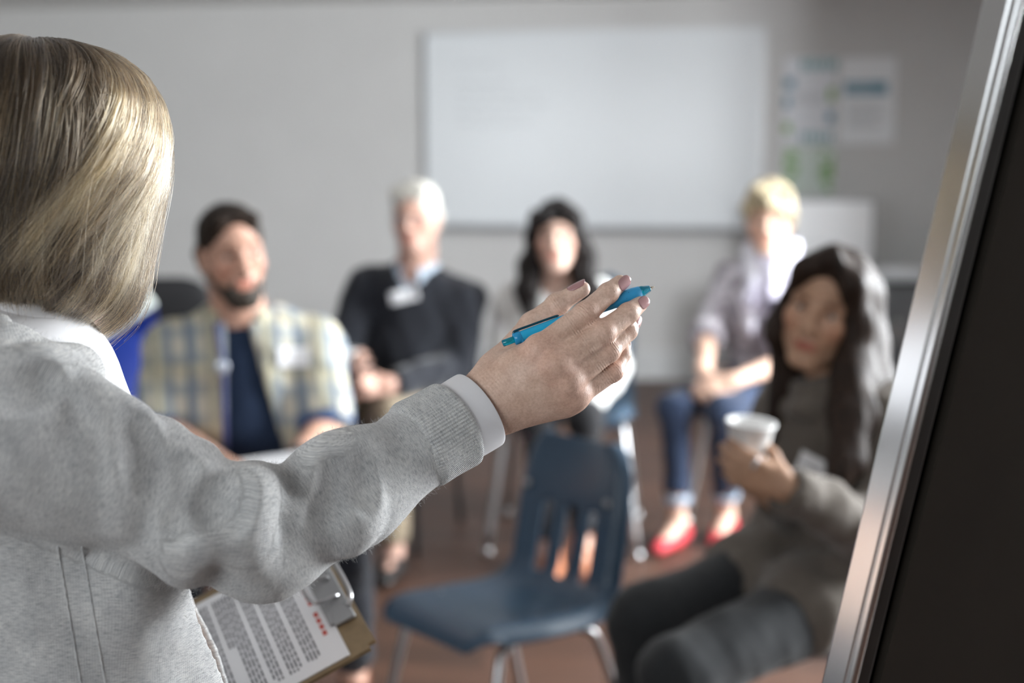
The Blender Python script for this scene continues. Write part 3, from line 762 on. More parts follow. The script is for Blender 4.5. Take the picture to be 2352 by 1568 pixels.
def top(g, name, m, infl=.014, sl=(.9, .9), rs=(.064, .054, .044), neck=.062, amp=.006, step=.0085, cutfn=None, hemz=None, k=.06, seed=0, parent=None, extra=None):
    """upper garment; sl = how far each sleeve runs along shoulder-elbow-wrist (0..2)"""
    sp = g['sp']; nb, pv, right, tf = g['nb'], g['pv'], g['right'], g['tf']
    pts = [nb+[0, 0, .08], pv-[0, 0, .1], g['sR'], g['sL']]+([sp['kR']*.5+pv*.5, sp['kL']*.5+pv*.5] if extra else []) + [q for a in g['arms'] for q in a[1:]]
    lo, hi = bounds(pts, .16); F = Field(lo, hi, step)
    Rt = torso(F, nb, pv, right, tf, g['sw']-.015, *g['td'], infl=infl, bust=sp.get('bust', 0), belly=sp.get('belly', 0), k=k, drop=sp.get('drop', .055))
    b = g['b']
    for i, (s_, e, w) in enumerate(g['arms']):
        n = sl[i]
        if n <= 0: continue
        e1 = s_+(e-s_)*min(1, n); F.cap(s_, e1, rs[0]*b, (rs[0]+(rs[1]-rs[0])*min(1, n))*b, .045)
        if n > 1: F.cap(e, e+(w-e)*(n-1), rs[1]*b, (rs[1]+(rs[2]-rs[1])*(n-1))*b, .03)
    if extra: extra(F, g)
    wv = waves(sp['seed']+10+seed, 9); wv2 = waves(sp['seed']+11+seed, 26); F.band(lambda P: wv(P)*amp+wv2(P)*amp*.35)
    for i, (s_, e, w) in enumerate(g['arms']):
        n = sl[i]
        if n <= 0: continue
        if n > 1: p = e+(w-e)*(n-1); d = nrm(w-e); r = (.039-(.013)*(n-1))*b+.005
        else: p = s_+(e-s_)*n; d = nrm(e-s_); r = .042*b+.005
        F.cap(p-d*.012, p+d*.12, r, r, .003, 'sub')
    up = nrm(nb-pv)
    if neck: F.cap(nb-up*.015+tf*.012, g['H'](0, -.02, -.05), neck, neck, .012, 'sub')
    if hemz is not None: F.half((0, 0, hemz), (0, 0, -1), .006)
    if cutfn is not None:
        d0 = g['td'][1]
        sl_ = tuple(slice(0, len(a)) for a in F.ax); X, Y, Z = F.P(sl_)
        P0 = nb; r_, f_, u_ = Rt[:, 0], Rt[:, 1], Rt[:, 2]
        dx, dy, dz = X-P0[0], Y-P0[1], Z-P0[2]
        cr = dx*r_[0]+dy*r_[1]+dz*r_[2]; cf = dx*f_[0]+dy*f_[1]+dz*f_[2]; cu = dx*u_[0]+dy*u_[1]+dz*u_[2]
        F.put(sl_, cutfn(cr, cf, cu).astype(np.float32), np.float32(.006), 'sub')
    V, Q = F.mesh(); o = mobj(name, V, Q, m, parent or g['root']); g['Rt'] = Rt
    return o
def hair_field(g, m=.03, below=.16, step=.0048):
    hc = g['hc']; return Field(hc-[.15+m, .15+m, below], hc+[.15+m, .15+m, .17], step)
def collar(g, name, m, r0=.060, h=.035, drop=.030, gap=.5, parent=None, fall=.03):
    """shirt collar: stand and folded leaf round the neck, open in front"""
    nb, tf, right = g['nb'], g['tf'], g['right']; up = nrm(g['H'](0, -.02, -.06)-nb); V = []; n = 40
    for j in range(n+1):
        a = gap/2+(2*math.pi-gap)*j/n; d = tf*math.cos(a)+right*math.sin(a); fr = math.cos(a)
        tip = max(0, fr)**2
        V += [nb+d*r0*1.02+up*(.0-.022*tip), nb+d*r0*.96+up*(h-.020*tip), nb+d*(r0*.98+.006)+up*(h+.002-.022*tip), nb+d*(r0+.022+fall*.3*tip)+up*(h-drop-.022*tip-.025*tip)]
    F = []
    for j in range(n):
        for q in range(3): F.append((j*4+q, j*4+q+1, (j+1)*4+q+1, (j+1)*4+q))
    o = mobj(name, V, F, m, parent or g['root']); md = o.modifiers.new('thick', 'SOLIDIFY'); md.thickness = .003
    md = o.modifiers.new('sub', 'SUBSURF'); md.levels = 1; md.render_levels = 2
    return o
def on_chest(g, a, dz, infl=.02):
    """point on the chest: a right offset, dz below the neck base"""
    R = g['Rt']; nb = g['nb']; wch, dch = g['td'][0]+infl, g['td'][1]+infl
    f = dch*math.sqrt(max(.05, 1-(a/wch)**2))
    n = nrm(R[:, 0]*a/wch**2+R[:, 1]*f/dch**2)
    return nb-R[:, 2]*dz+R[:, 0]*a+R[:, 1]*(f+.012), n
def place_on(o_list, c, dirv, start=.25, lift=.0012):
    """first surface point met by a ray against the given mesh objects"""
    best = None
    for o in o_list:
        inv = o.matrix_world.inverted() if False else Matrix.Translation(-Vector(origin_of(o)))
        hit, loc, n, _ = o.ray_cast(inv @ Vector(c), Vector(dirv))
        if hit:
            d = (loc-(inv @ Vector(c))).length
            if best is None or d < best[0]: best = (d, np.array(loc)+origin_of(o), np.array(n))
    return best
def tag_at(label, objs, px, py, up, w=.088, h=.058, tiltdeg=0):
    """sticker laid on the cloth where the pixel's ray meets it"""
    bpy.context.view_layer.update()
    o = np.array([0, 0, CAM_H]); d = nrm(W(px, py, 1.0)-o); hit = place_on(objs, o, d)
    if hit is None: print('tag misses', label); return None
    n = hit[2]; upv = np.asarray(up, float)
    # average the normal over the sticker so that it lies flat
    ns = [n]; ps = [hit[1]]; s = FPX/np.linalg.norm(hit[1]-o)
    for a in (-1, 0, 1):
        for b_ in (-1, 0, 1):
            h2 = place_on(objs, o, nrm(W(px+a*w*.45*s, py+b_*h*.45*s, 1.0)-o))
            if h2 is not None and abs(h2[0]-hit[0]) < .06: ns.append(h2[2]); ps.append(h2[1])
    n = nrm(np.mean(ns, 0)); c = hit[1]; lift = max((p-c) @ n for p in ps)
    def drape(p, dv):
        h2 = place_on(objs, p, dv); return h2[1] if h2 is not None and h2[0] < .12 else None
    return name_tag(label, c, n, upv, w, h, drape)
UPZ = np.array([0, 0, 1.0])

# ---------- man in the plaid shirt
M_skinA = skin_mat('ruddy skin', (.55, .33, .245)); M_skinB = skin_mat('fair pink skin', (.62, .40, .32)); M_skinC = skin_mat('pale skin', (.68, .48, .39)); M_skinD = skin_mat('warm light brown skin', (.45, .28, .185)); M_skinE = skin_mat('fair warm skin', (.64, .44, .34))
def plaid():
    t = NT('cream and blue-grey plaid cotton'); v = t.coord(); s = t.n('ShaderNodeSeparateXYZ'); t.l(v, s.inputs[0])
    def stripes(c, f, ph, lo, hi):
        w = t.math('SINE', t.math('ADD', t.math('MULTIPLY', c, f), ph)); m = t.n('ShaderNodeMapRange'); t.l(w, m.inputs[0]); m.inputs[1].default_value = lo; m.inputs[2].default_value = hi; return m.outputs[0]
    x = t.math('ADD', s.outputs[0], t.math('MULTIPLY', s.outputs[1], .35)); z = t.math('ADD', s.outputs[2], t.math('MULTIPLY', s.outputs[1], .5))
    c = t.mix(stripes(x, 90, 0, .1, .5), (.54, .515, .435), (.27, .31, .34)); c = t.mix(t.math('MULTIPLY', stripes(z, 80, .5, .2, .6), .60), c, (.22, .27, .31))
    c = t.mix(t.math('MULTIPLY', stripes(x, 45, 1.7, .55, .8), .6), c, (.52, .47, .30)); c = t.mix(t.math('MULTIPLY', stripes(z, 40, 2.2, .6, .85), .5), c, (.50, .46, .31))
    c = t.mix(t.math('MULTIPLY', stripes(x, 135, 3.1, .8, .95), .7), c, (.08, .12, .19))
    t.l(c, t.b.inputs['Base Color']); t.set(Roughness=.85); t.bump(t.noise(v, 700, 2), .2, .0015); return t.m
M_plaid = plaid(); M_navy = cloth('navy cotton jersey', (.010, .022, .052)); M_jeans_d = cloth('dark blue-black denim', (.012, .014, .021)); M_brown = mat('brown leather', (.12, .035, .016), .45)
g = seated(dict(label='bearded man in a plaid overshirt and navy T-shirt seated with papers in his lap', head=W(534, 583, 3.6), hs=1.0, face=(.50, -1), hp=rad(-3), hr=rad(-5), male=True, sw=.185, drop=.085,
    nb=W(553, 728, 3.68), pv=Wz(588, 3.86, .57), tf=(.10, -1), eR=W(372, 985, 3.66), wR=W(520, 1078, 3.36), eL=W(748, 980, 3.66), wL=W(668, 1072, 3.38),
    hn=((-.2, -.3, 1), (.2, -.3, 1)), kR=Wz(425, 3.46, .525), kL=Wz(790, 3.48, .525), aR=Wz(400, 3.52, .10), aL=Wz(812, 3.70, .10), toe=((-.25, -1, 0), (.1, -1, 0)),
    skin=M_skinA, trm=M_jeans_d, shm=M_brown, seed=3, belly=.035, td=(.172, .118, .158, .125, .165, .13), brow=(.35, .28, .24)))
ts = top(g, 'tshirt', M_navy, .004, (.5, .5), amp=.003, neck=.064, seed=1, hemz=.52)
ov = top(g, 'plaid_shirt', M_plaid, .019, (.84, .84), (.070, .066, .05), neck=.072, amp=.007, seed=2, hemz=.50,
    cutfn=lambda r, f, u: np.maximum(np.abs(r-.085*np.minimum(u, 0))-(.030+.135*np.clip(-u, 0, .45)), -(f-.02)))
collar(g, 'shirt_collar', M_plaid, .074, .030, .036, 1.25, ov, .09)
for i, (s_, e, w) in enumerate(g['arms']):      # rolled denim-blue cuffs
    p = s_+(e-s_)*.95; d = nrm(e-s_); V, Q = tube_vf([p-d*.016, p-d*.014, p+d*.014, p+d*.016], [.070, .077, .075, .066], 20, False); o = mobj('sleeve_cuff', V, Q, cloth('blue cuff lining', (.055, .095, .20)), ov)
    md = o.modifiers.new('thick', 'SOLIDIFY'); md.thickness = .006
F = hair_field(g); H = g['H']; R = g['Rh']
F.ell(H(0, -.020, .046), (.081, .096, .084), R, .01); F.cap(H(-.045, .056, .092), H(.045, .056, .092), .016, .016, .03)
for q in (-1, 1): F.cap(H(q*.071, -.01, .030), H(q*.066, .016, -.030), .013, .006, .012); F.cap(H(q*.066, -.055, .0), H(q*.055, -.07, -.045), .022, .016, .02)
F.ell(H(0, .100, .012), (.068, .056, .094), R, .012, 'sub'); F.ell(H(0, .02, -.09), (.10, .13, .075), R, .012, 'sub')
for q in (-1, 1): F.ell(H(q*.083, -.008, -.008), (.016, .024, .034), R, .006, 'sub')
wv = waves(31, 60); F.band(lambda P: wv(P)*.0025); V, Q = F.mesh(); mobj('hair', V, Q, hair_mat('short dark brown hair', (.010, .007, .005), (.034, .022, .016)), g['root'])
F = hair_field(g)
for q in (-1, 1):
    F.cap(H(q*.061, .010, -.045), H(q*.026, .064, -.100), .017, .022, .02); F.cap(H(q*.026, .078, -.088), H(0, .082, -.100), .016, .018, .015); F.cap(H(0, .092, -.049), H(q*.026, .082, -.062), .0062, .006, .006); F.cap(H(q*.027, .082, -.060), H(q*.025, .078, -.092), .007, .010, .008)
F.cap(H(-.012, .066, -.112), H(.012, .066, -.112), .022, .022, .02); F.ell(H(0, .100, -.066), (.020, .02, .009), R, .004, 'sub')
wv = waves(33, 70); F.band(lambda P: wv(P)*.002); V, Q = F.mesh(); mobj('beard', V, Q, hair_mat('greying dark beard', (.016, .012, .009), (.085, .070, .058)), g['root'])
tag_at('white name sticker on the chest of the plaid shirt', [ov, ts], 672, 820, UPZ, .096, .070)
ly = thing('lanyard', 'blue lanyard with a round badge hanging beside the navy T-shirt', 'lanyard', W(515, 850, 3.5))
bpy.context.view_layer.update()
pts = []
for px, py in ((498, 742), (505, 790), (512, 840), (514, 900), (516, 960), (519, 1030)):
    hit = place_on([ov, ts], np.array([0, 0, CAM_H]), nrm(W(px, py, 1)-np.array([0, 0, CAM_H])))
    if hit is not None: pts.append(hit[1]+np.array([0, -.008, 0]))
V, Q = tube_vf(bez(pts, 24), .008, 8); o = mobj('strap', V, Q, mat('blue-violet woven strap', (.045, .05, .14), .7), ly)
V, Q = pad_vf(.019, .006, .019, 8, 2.2); mobj('badge', V+pts[2]+np.array([0, -.010, 0]), Q, mat('shiny grey badge', (.50, .54, .62), .25, .3), ly)
wt = thing('wristwatch', 'black wristwatch on the left wrist of the bearded man', 'watch', g['arms'][1][2])
s_, e, w = g['arms'][1]; d = nrm(w-e); p = e+(w-e)*.86
V, Q = tube_vf([p-d*.011, p-d*.010, p+d*.010, p+d*.011], [.031, .0335, .033, .0305], 22, False); o = mobj('strap', V, Q, M_blackmet, wt); md = o.modifiers.new('t', 'SOLIDIFY'); md.thickness = .003
nn = nrm(np.array([.3, -.6, .7])-d*(np.array([.3, -.6, .7]) @ d)); V, Q = pad_vf(.019, .019, .006, 8, 2.5); RR3 = np.stack([d, np.cross(nn, d), nn], 1); mobj('dial', V @ RR3.T+p+nn*.034, Q, M_dark, wt)
hp = (g['arms'][0][2]+g['arms'][1][2])/2
pp = thing('paper_sheet', 'folded white sheet of paper held in the lap of the bearded man', 'paper', W(632, 1100, 3.28), (rad(18), rad(-6), rad(12)))
bm = bmesh.new(); rbox(bm, (0, 0, 0), (.075, .11, .0015)); bmobj('sheet', bm, M_paper, pp)
blue_chair('blue plastic chair that the bearded man sits on', (g['pv'][0], g['pv'][1]+.02, 0), g['tf'], 1.0)

# ---------- white-haired man in the dark sweater
M_swd = cloth('charcoal navy wool', (.013, .015, .021), sheen=.25); M_khaki = cloth('khaki cotton', (.29, .235, .165)); M_ltblue = cloth('pale blue shirt cotton', (.55, .65, .76)); M_shoeb = mat('black leather', (.015, .014, .014), .4)
g = seated(dict(label='white-haired man in a dark navy sweater seated holding a foam cup', head=W(954, 501, 5.0), hs=1.0, face=(-.22, -1), hp=rad(-2), hr=rad(-3), male=True, sw=.185, drop=.080,
    nb=W(955, 628, 5.08), pv=Wz(950, 5.25, .57), tf=(-.22, -1), eR=W(772, 838, 5.05), wR=W(842, 880, 4.80), eL=W(1052, 846, 5.08), wL=W(892, 884, 4.82),
    hd=((-.3, -.6, .35), (-1, -.35, .0)), hn=((-.7, -.2, -.3), (0, -1, .4)), curl=((.75, .75, .5), (.4, .6, .4)), kR=Wz(765, 4.86, .535), kL=Wz(895, 4.82, .535), aR=Wz(770, 4.85, .10), aL=Wz(905, 4.84, .10), toe=((-.3, -1, 0), (-.1, -1, 0)),
    skin=M_skinB, trm=M_khaki, shm=M_shoeb, seed=23, belly=.03, brow=(.85, .8, .78), iris=M_irisb))
sw_ = top(g, 'sweater', M_swd, .018, (1.88, 1.88), (.070, .060, .045), neck=.066, amp=.007, seed=2, hemz=.51, cutfn=lambda r, f, u: np.maximum(np.abs(r)-(.036+.62*(u+.0)), -(f-.02)))
sh = top(g, 'shirt', M_ltblue, .002, (0, 0), amp=.002, neck=.062, seed=4, hemz=.6)
collar(g, 'shirt_collar', M_ltblue, .070, .042, .036, .7, sh, .05)
F = hair_field(g); H = g['H']; R = g['Rh']
F.ell(H(0, -.020, .048), (.083, .097, .086), R, .01); F.cap(H(-.045, .050, .098), H(.05, .050, .095), .024, .022, .03)
for q in (-1, 1): F.cap(H(q*.073, -.01, .030), H(q*.068, .014, -.025), .014, .006, .012); F.cap(H(q*.066, -.055, .0), H(q*.055, -.07, -.045), .022, .016, .02)
F.ell(H(0, .10, .0), (.070, .060, .080), R, .012, 'sub'); F.ell(H(0, .02, -.09), (.10, .13, .080), R, .012, 'sub')
for q in (-1, 1): F.ell(H(q*.083, -.008, -.008), (.016, .024, .034), R, .006, 'sub')
wv = waves(41, 50); F.band(lambda P: wv(P)*.003); V, Q = F.mesh(); mobj('hair', V, Q, hair_mat('white hair', (.52, .50, .44), (.76, .74, .68), .55), g['root'])
gl = thing('glasses', 'thin-rimmed glasses worn by the white-haired man', 'glasses', H(0, .1, .004)); M_lens = mat('spectacle lens', (.95, .95, .95), .02, trans=1.0)
for q in (-1, 1):
    a = np.linspace(0, 2*math.pi, 25); pts = [H(q*.033+.024*math.cos(t_), .106-.006*abs(math.cos(t_)*.5+q*.5), .002+.018*math.sin(t_)) for t_ in a]
    V, Q = tube_vf(pts, .0016, 6, False); mobj('rim', V, Q, M_alu_d, gl); tube('temple', [H(q*.057, .098, .006), H(q*.080, .05, .008), H(q*.082, -.01, .006)], .0015, M_alu_d, gl, 6)
tube('bridge', [H(-.009, .107, .006), H(0, .111, .008), H(.009, .107, .006)], .0015, M_alu_d, gl, 6)
tag_at('white name sticker on the chest of the dark navy sweater', [sw_], 928, 680, nrm(UPZ+g['right']*.22), .125, .062)
cup('white foam cup held by the white-haired man in the navy sweater', W(797, 868, 4.74), .095, .030, .043)
black_chair('black upholstered chair that the white-haired man sits on', (g['pv'][0]-.13, g['pv'][1]+.03, 0), (-.30, -1), .94)

# ---------- dark-haired woman in the white cardigan
M_cream = cloth('off-white knit', (.66, .66, .64)); M_white = cloth('white cotton', (.80, .80, .81)); M_blackt = cloth('black trousers', (.012, .012, .014))
g = seated(dict(label='woman with long dark wavy hair in an off-white cardigan seated on a blue chair', head=W(1279, 545, 5.0), hs=1.0, face=(-.10, -1), hp=rad(2), hr=rad(-2), sw=.16,
    nb=W(1277, 660, 5.07), pv=Wz(1285, 5.22, .57), tf=(0, -1), eR=W(1150, 850, 5.12), wR=W(1215, 945, 4.88), eL=W(1408, 850, 5.12), wL=W(1345, 945, 4.88),
    hn=((0, -.4, 1), (0, -.4, 1)), kR=Wz(1230, 4.80, .53), kL=Wz(1345, 4.80, .53), aR=Wz(1265, 4.86, .10), aL=Wz(1335, 4.95, .10),
    skin=M_skinC, trm=M_blackt, shm=mat('tan leather', (.45, .17, .08), .5), seed=43, bust=1.0, brow=(.30, .25, .22), lip=(1.0, .50, .48)))
sh = top(g, 'blouse', M_white, .006, (.3, .3), amp=.004, neck=.066, seed=4, hemz=.53)
top(g, 'cardigan', M_cream, .018, (1.85, 1.85), (.062, .056, .046), neck=.075, amp=.007, seed=2, hemz=.50, cutfn=lambda r, f, u: np.maximum(np.abs(r)-(.035+.10*np.clip(-u, 0, .4)), -(f-.02)))
F = Field(g['hc']-[.19, .17, .36], g['hc']+[.19, .17, .17], .0055); H = g['H']; R = g['Rh']
F.ell(H(0, -.022, .048), (.086, .102, .088), R, .012)
for q in (-1, 1):
    F.chain([H(q*.01, .062, .118), H(q*.062, .058, .075), H(q*.084, .030, .0), H(q*.098, .012, -.09), H(q*.108, .040, -.18), H(q*.095, .060, -.27)], [.012, .020, .022, .034, .040, .022], .03)
    F.chain([H(q*.05, -.06, .03), H(q*.075, -.07, -.08), H(q*.09, -.055, -.20)], [.045, .05, .04], .04)
F.ell(H(0, .098, -.025), (.060, .060, .092), R, .012, 'sub'); F.cap(H(0, .06, -.1), H(0, .10, -.26), .045, .040, .02, 'sub')
wv = waves(51, 16, stretch=(1, 1, .6)); wv2 = waves(52, 45, stretch=(1, 1, .3)); F.band(lambda P: wv(P)*.008+wv2(P)*.003); V, Q = F.mesh(); mobj('hair', V, Q, hair_mat('long black-brown hair', (.006, .005, .005), (.022, .018, .017), .38), g['root'])
ph = thing('phone', 'phone with a pink and teal cover lying in the lap of the dark-haired woman', 'phone', W(1210, 975, 4.83), (rad(25), 0, .4))
bm = bmesh.new(); rbox(bm, (0, 0, 0), (.038, .075, .005), None, .004); t = NT('pink and teal patterned cover'); t.l(t.ramp(t.noise(t.coord(), 25, 2), [(.4, (.55, .30, .38)), (.6, (.25, .48, .46))]), t.b.inputs['Base Color']); bmobj('phone_body', bm, t.m, ph)
blue_chair('blue plastic chair that the dark-haired woman in the white cardigan sits on', (g['pv'][0]+.03, g['pv'][1]+.03, 0), (-.10, -1), 1.14)

# ---------- short-haired blonde woman with the scarf
def blotch(name, a, b, c, scale):
    t = NT(name); v = t.coord(); f = t.noise(v, scale, 3, .6); t.l(t.ramp(f, [(.36, a), (.50, b), (.62, c)]), t.b.inputs['Base Color']); t.set(Roughness=.85); t.bump(t.noise(v, 600, 2), .2, .0015); return t.m
M_blouse = blotch('grey and lilac patterned blouse', (.20, .18, .20), (.36, .33, .36), (.62, .60, .64), 14); M_scarf = blotch('lilac grey scarf', (.36, .33, .42), (.62, .60, .70), (.82, .82, .88), 9); M_jeans = cloth('blue denim', (.018, .030, .062), var=.3, vscale=7); M_red = mat('red suede', (.55, .035, .05), .55)
g = seated(dict(label='woman with short blonde hair, lilac scarf, jeans and red flats seated with hands clasped', head=W(1766, 503, 5.3), hs=1.06, face=(-.22, -1), hp=rad(-4), hr=rad(2), sw=.155,
    nb=W(1772, 622, 5.36), pv=Wz(1758, 5.52, .57), tf=(-.45, -.9), eR=W(1622, 775, 5.36), wR=W(1618, 858, 5.16), eL=W(1800, 832, 5.22), wL=W(1682, 876, 5.10),
    hd=((.25, -.3, -.5), (-.9, -.1, -.25)), hn=((-.6, -.7, .2), (.1, -.8, .5)), curl=((.4, .6, .5), (.4, .6, .5)), kR=W(1552, 938, 5.15), kL=W(1662, 945, 5.08), aR=Wz(1556, 5.20, .11), aL=Wz(1668, 5.30, .11), toe=((-.50, -.85, 0), (-.35, -.9, 0)),
    skin=M_skinE, trm=M_jeans, trn='jeans', shm=M_red, flats=True, seed=63, bust=.9, hem=.16, hemr=.044, brow=(.75, .62, .5), iris=M_irisb))
top(g, 'blouse', M_blouse, .014, (1.05, 1.05), (.064, .058, .048), neck=.062, amp=.008, seed=2, hemz=.54)
sk = top(g, 'white_undershirt', M_white, .008, (0, 0), neck=.064, amp=.006, seed=5, hemz=.46)
for i in (0, 1):     # pale turned-up hems
    k_, a_ = (g['sp']['kR'], g['sp']['kL'])[i], (g['sp']['aR'], g['sp']['aL'])[i]; p = a_+(k_-a_)*.16; d = nrm(k_-a_); V, Q = tube_vf([p-d*.016, p+d*.016], [.048, .050], 18, False); o = mobj('turned_up_hem', V, Q, cloth('pale denim lining', (.30, .37, .46)), g['root']); md = o.modifiers.new('t', 'SOLIDIFY'); md.thickness = .004
F = Field(g['nb']-[.17, .17, .30], g['nb']+[.17, .17, .12], .006); H = g['H']; nb = g['nb']; tf, right = g['tf'], g['right']
for q, rr_, zz in ((0, .072, .045), (1, .080, .012), (2, .078, .075)):
    a = np.linspace(0, 2*math.pi, 15); P_ = [nb+tf*(math.cos(t_)*rr_*.95+.012)+right*math.sin(t_)*rr_+UPZ*(zz-.028*math.cos(t_)) for t_ in a]; F.chain(P_, [.030]*15, .012)
F.chain([nb+tf*.085-right*.02, nb+tf*.130-right*.045-UPZ*.12, nb+tf*.135-right*.055-UPZ*.25], [.034, .040, .034], .02); F.chain([nb+tf*.088+right*.035, nb+tf*.128+right*.035-UPZ*.11, nb+tf*.135+right*.03-UPZ*.20], [.030, .036, .028], .015)
wv = waves(66, 20, stretch=(1.4, 1.4, .5)); F.band(lambda P: wv(P)*.007); V, Q = F.mesh(); mobj('scarf', V, Q, M_scarf, g['root'])
F = hair_field(g); R = g['Rh']; s = g['sc']
F.ell(H(0, -.018, .050), np.array((.087, .100, .092))*s, R, .01); F.chain([H(.045, .060, .105), H(.0, .088, .070), H(-.045, .078, .040)], [.024, .026, .018], .03); F.chain([H(.06, .045, .09), H(.074, .05, .04), H(.080, .02, .01)], [.022, .018, .012], .02); F.chain([H(-.06, .045, .09), H(-.074, .055, .035), H(-.080, .03, -.01)], [.022, .018, .012], .02)
F.ell(H(0, .105, -.035), np.array((.064, .050, .078))*s, R, .010, 'sub'); F.ell(H(0, .02, -.095), np.array((.10, .13, .080))*s, R, .012, 'sub')
wv = waves(61, 40); F.band(lambda P: wv(P)*.004); V, Q = F.mesh(); mobj('hair', V, Q, hair_mat('short blonde hair', (.20, .15, .085), (.62, .54, .38), .5), g['root'])
blue_chair('blue plastic chair that the woman with the lilac scarf sits on', (g['pv'][0]+.01, g['pv'][1]+.03, 0), g['tf'], 1.0)

# ---------- woman with long straight hair in the taupe sweater
M_taupe = cloth('taupe grey-brown knit', (.115, .098, .082), bump=.5, bscale=350, sheen=.2); M_legg = cloth('charcoal leggings', (.020, .022, .024))
g = seated(dict(label='woman with long straight dark hair in a taupe sweater seated holding a foam cup', head=W(1897, 706, 2.9), hs=1.0, face=(-.52, -1), hp=rad(-4), hr=rad(15), sw=.15,
    nb=W(1920, 895, 2.96), pv=Wz(1962, 3.03, .57), tf=(-.85, -.52), eR=W(1880, 1190, 3.12), wR=W(1782, 1142, 2.84), eL=W(2003, 1225, 2.76), wL=W(1806, 1118, 2.62),
    hd=((-.6, -.35, .55), (-.95, -.1, .42)), hn=((.0, .9, .3), (.1, -1, -.15)), curl=((.3, .4, .3), (.55, .75, .5)), thin=(.35, .6), kR=W(1478, 1425, 2.86), kL=W(1562, 1545, 2.63), aR=Wz(1480, 2.95, .10), aL=Wz(1600, 2.80, .10), toe=((-.9, -.4, 0), (-.9, -.4, 0)),
    skin=M_skinD, trm=M_legg, trn='leggings', shm=M_shoeb, seed=83, bust=.9, brow=(.35, .28, .24), lip=(.75, .32, .33), jaw=1.10, rt=1.16))
tp = top(g, 'sweater', M_taupe, .024, (2.0, 1.93), (.070, .064, .044), neck=.066, amp=.009, seed=2, hemz=.40,
    extra=lambda F, g: [F.cap(h_, h_+(k_-h_)*.42, .112, .104, .05) for h_, k_ in ((g['pv']+g['right']*.088, g['sp']['kR']), (g['pv']-g['right']*.088, g['sp']['kL']))])
F = Field(g['nb']-[.17, .17, .10], g['nb']+[.17, .17, .12], .006); nb = g['nb']; tf, right = g['tf'], g['right']
for q, rr_, zz in ((0, .074, .040), (1, .092, .005)):
    a = np.linspace(0, 2*math.pi, 15); P_ = [nb+tf*(math.cos(t_)*rr_+.014)+right*math.sin(t_)*rr_+UPZ*(zz-.035*math.cos(t_)) for t_ in a]; F.chain(P_, [.024]*15, .012)
wv = waves(86, 14); F.band(lambda P: wv(P)*.006); V, Q = F.mesh(); mobj('cowl_neck', V, Q, M_taupe, tp)
F = Field(g['hc']-[.24, .24, .46], g['hc']+[.24, .24, .17], .0058); H = g['H']; R = g['Rh']; hc = g['hc']
F.ell(H(0, -.022, .040), (.086, .102, .088), R, .012)
lw = H(-.075, .0, -.09); 
for P_, r_ in (([H(.004, .060, .122), H(-.055, .068, .078), H(-.083, .042, .0), W(1955, 850, 2.84), W(1960, 950, 2.80), W(1945, 1060, 2.75), W(1915, 1120, 2.73)], [.012, .022, .024, .040, .046, .034, .018]),
              ([H(-.05, -.05, .03), H(-.085, -.03, -.06), W(2000, 880, 2.88), W(2005, 960, 2.84)], [.05, .05, .042, .03]),
              ([H(.004, .060, .122), H(.050, .066, .082), H(.074, .036, .0), H(.077, .028, -.08), W(1808, 900, 2.96), W(1768, 1000, 2.98)], [.012, .014, .011, .017, .034, .020]),
              ([H(.05, -.06, .03), H(.07, -.05, -.08), W(1850, 920, 3.05)], [.05, .05, .04])): F.chain(P_, r_, .03)
F.ell(H(.004, .104, -.012), (.068, .060, .104), R, .010, 'sub'); F.cap(H(0, .075, -.1), nb+tf*.13-UPZ*.08, .050, .045, .02, 'sub')
wv2 = waves(92, 34, stretch=(1, 1, .12)); F.band(lambda P: wv2(P)*.0032); V, Q = F.mesh(); o = mobj('hair', V, Q, hair_mat('long dark brown hair', (.010, .007, .006), (.036, .021, .014), .50, (110, 110, 7)), g['root'])
tag_at('white name sticker on the front of the taupe sweater', [tp], 1868, 1072, nrm(UPZ-g['right']*.25), .085, .062)
cp = cup('white foam cup with a stir stick held by the woman in the taupe sweater', W(1712, 1092, 2.665), .105, .030, .044, (rad(4), rad(4), 0))
tube('stir_stick', [(.005, .0, .02), (-.030, .005, .150)], .0022, mat('pale wooden stick', (.55, .42, .30), .7), cp, 6)
rg = thing('ring', 'silver ring on the hand that holds the foam cup with the stir stick', 'ring', W(1735, 1063, 2.575)); a = np.linspace(0, 2*math.pi, 19)
tube('ring_band', [W(1735, 1063, 2.575)+np.array([.0085*math.cos(t_)*.4, .009*math.sin(t_), .0105*math.cos(t_)]) for t_ in a], .0022, M_chrome, rg, 8)
blue_chair('blue plastic chair that the woman in the taupe sweater sits on', (g['pv'][0]+.05, g['pv'][1]+.03, 0), g['tf'], 1.0)

# ---------- the empty chair in the middle
c = Wz(1152, 3.30, 0)
blue_chair('empty blue plastic chair with three back slots in the middle of the circle', c, (-.77, -.64), .90)
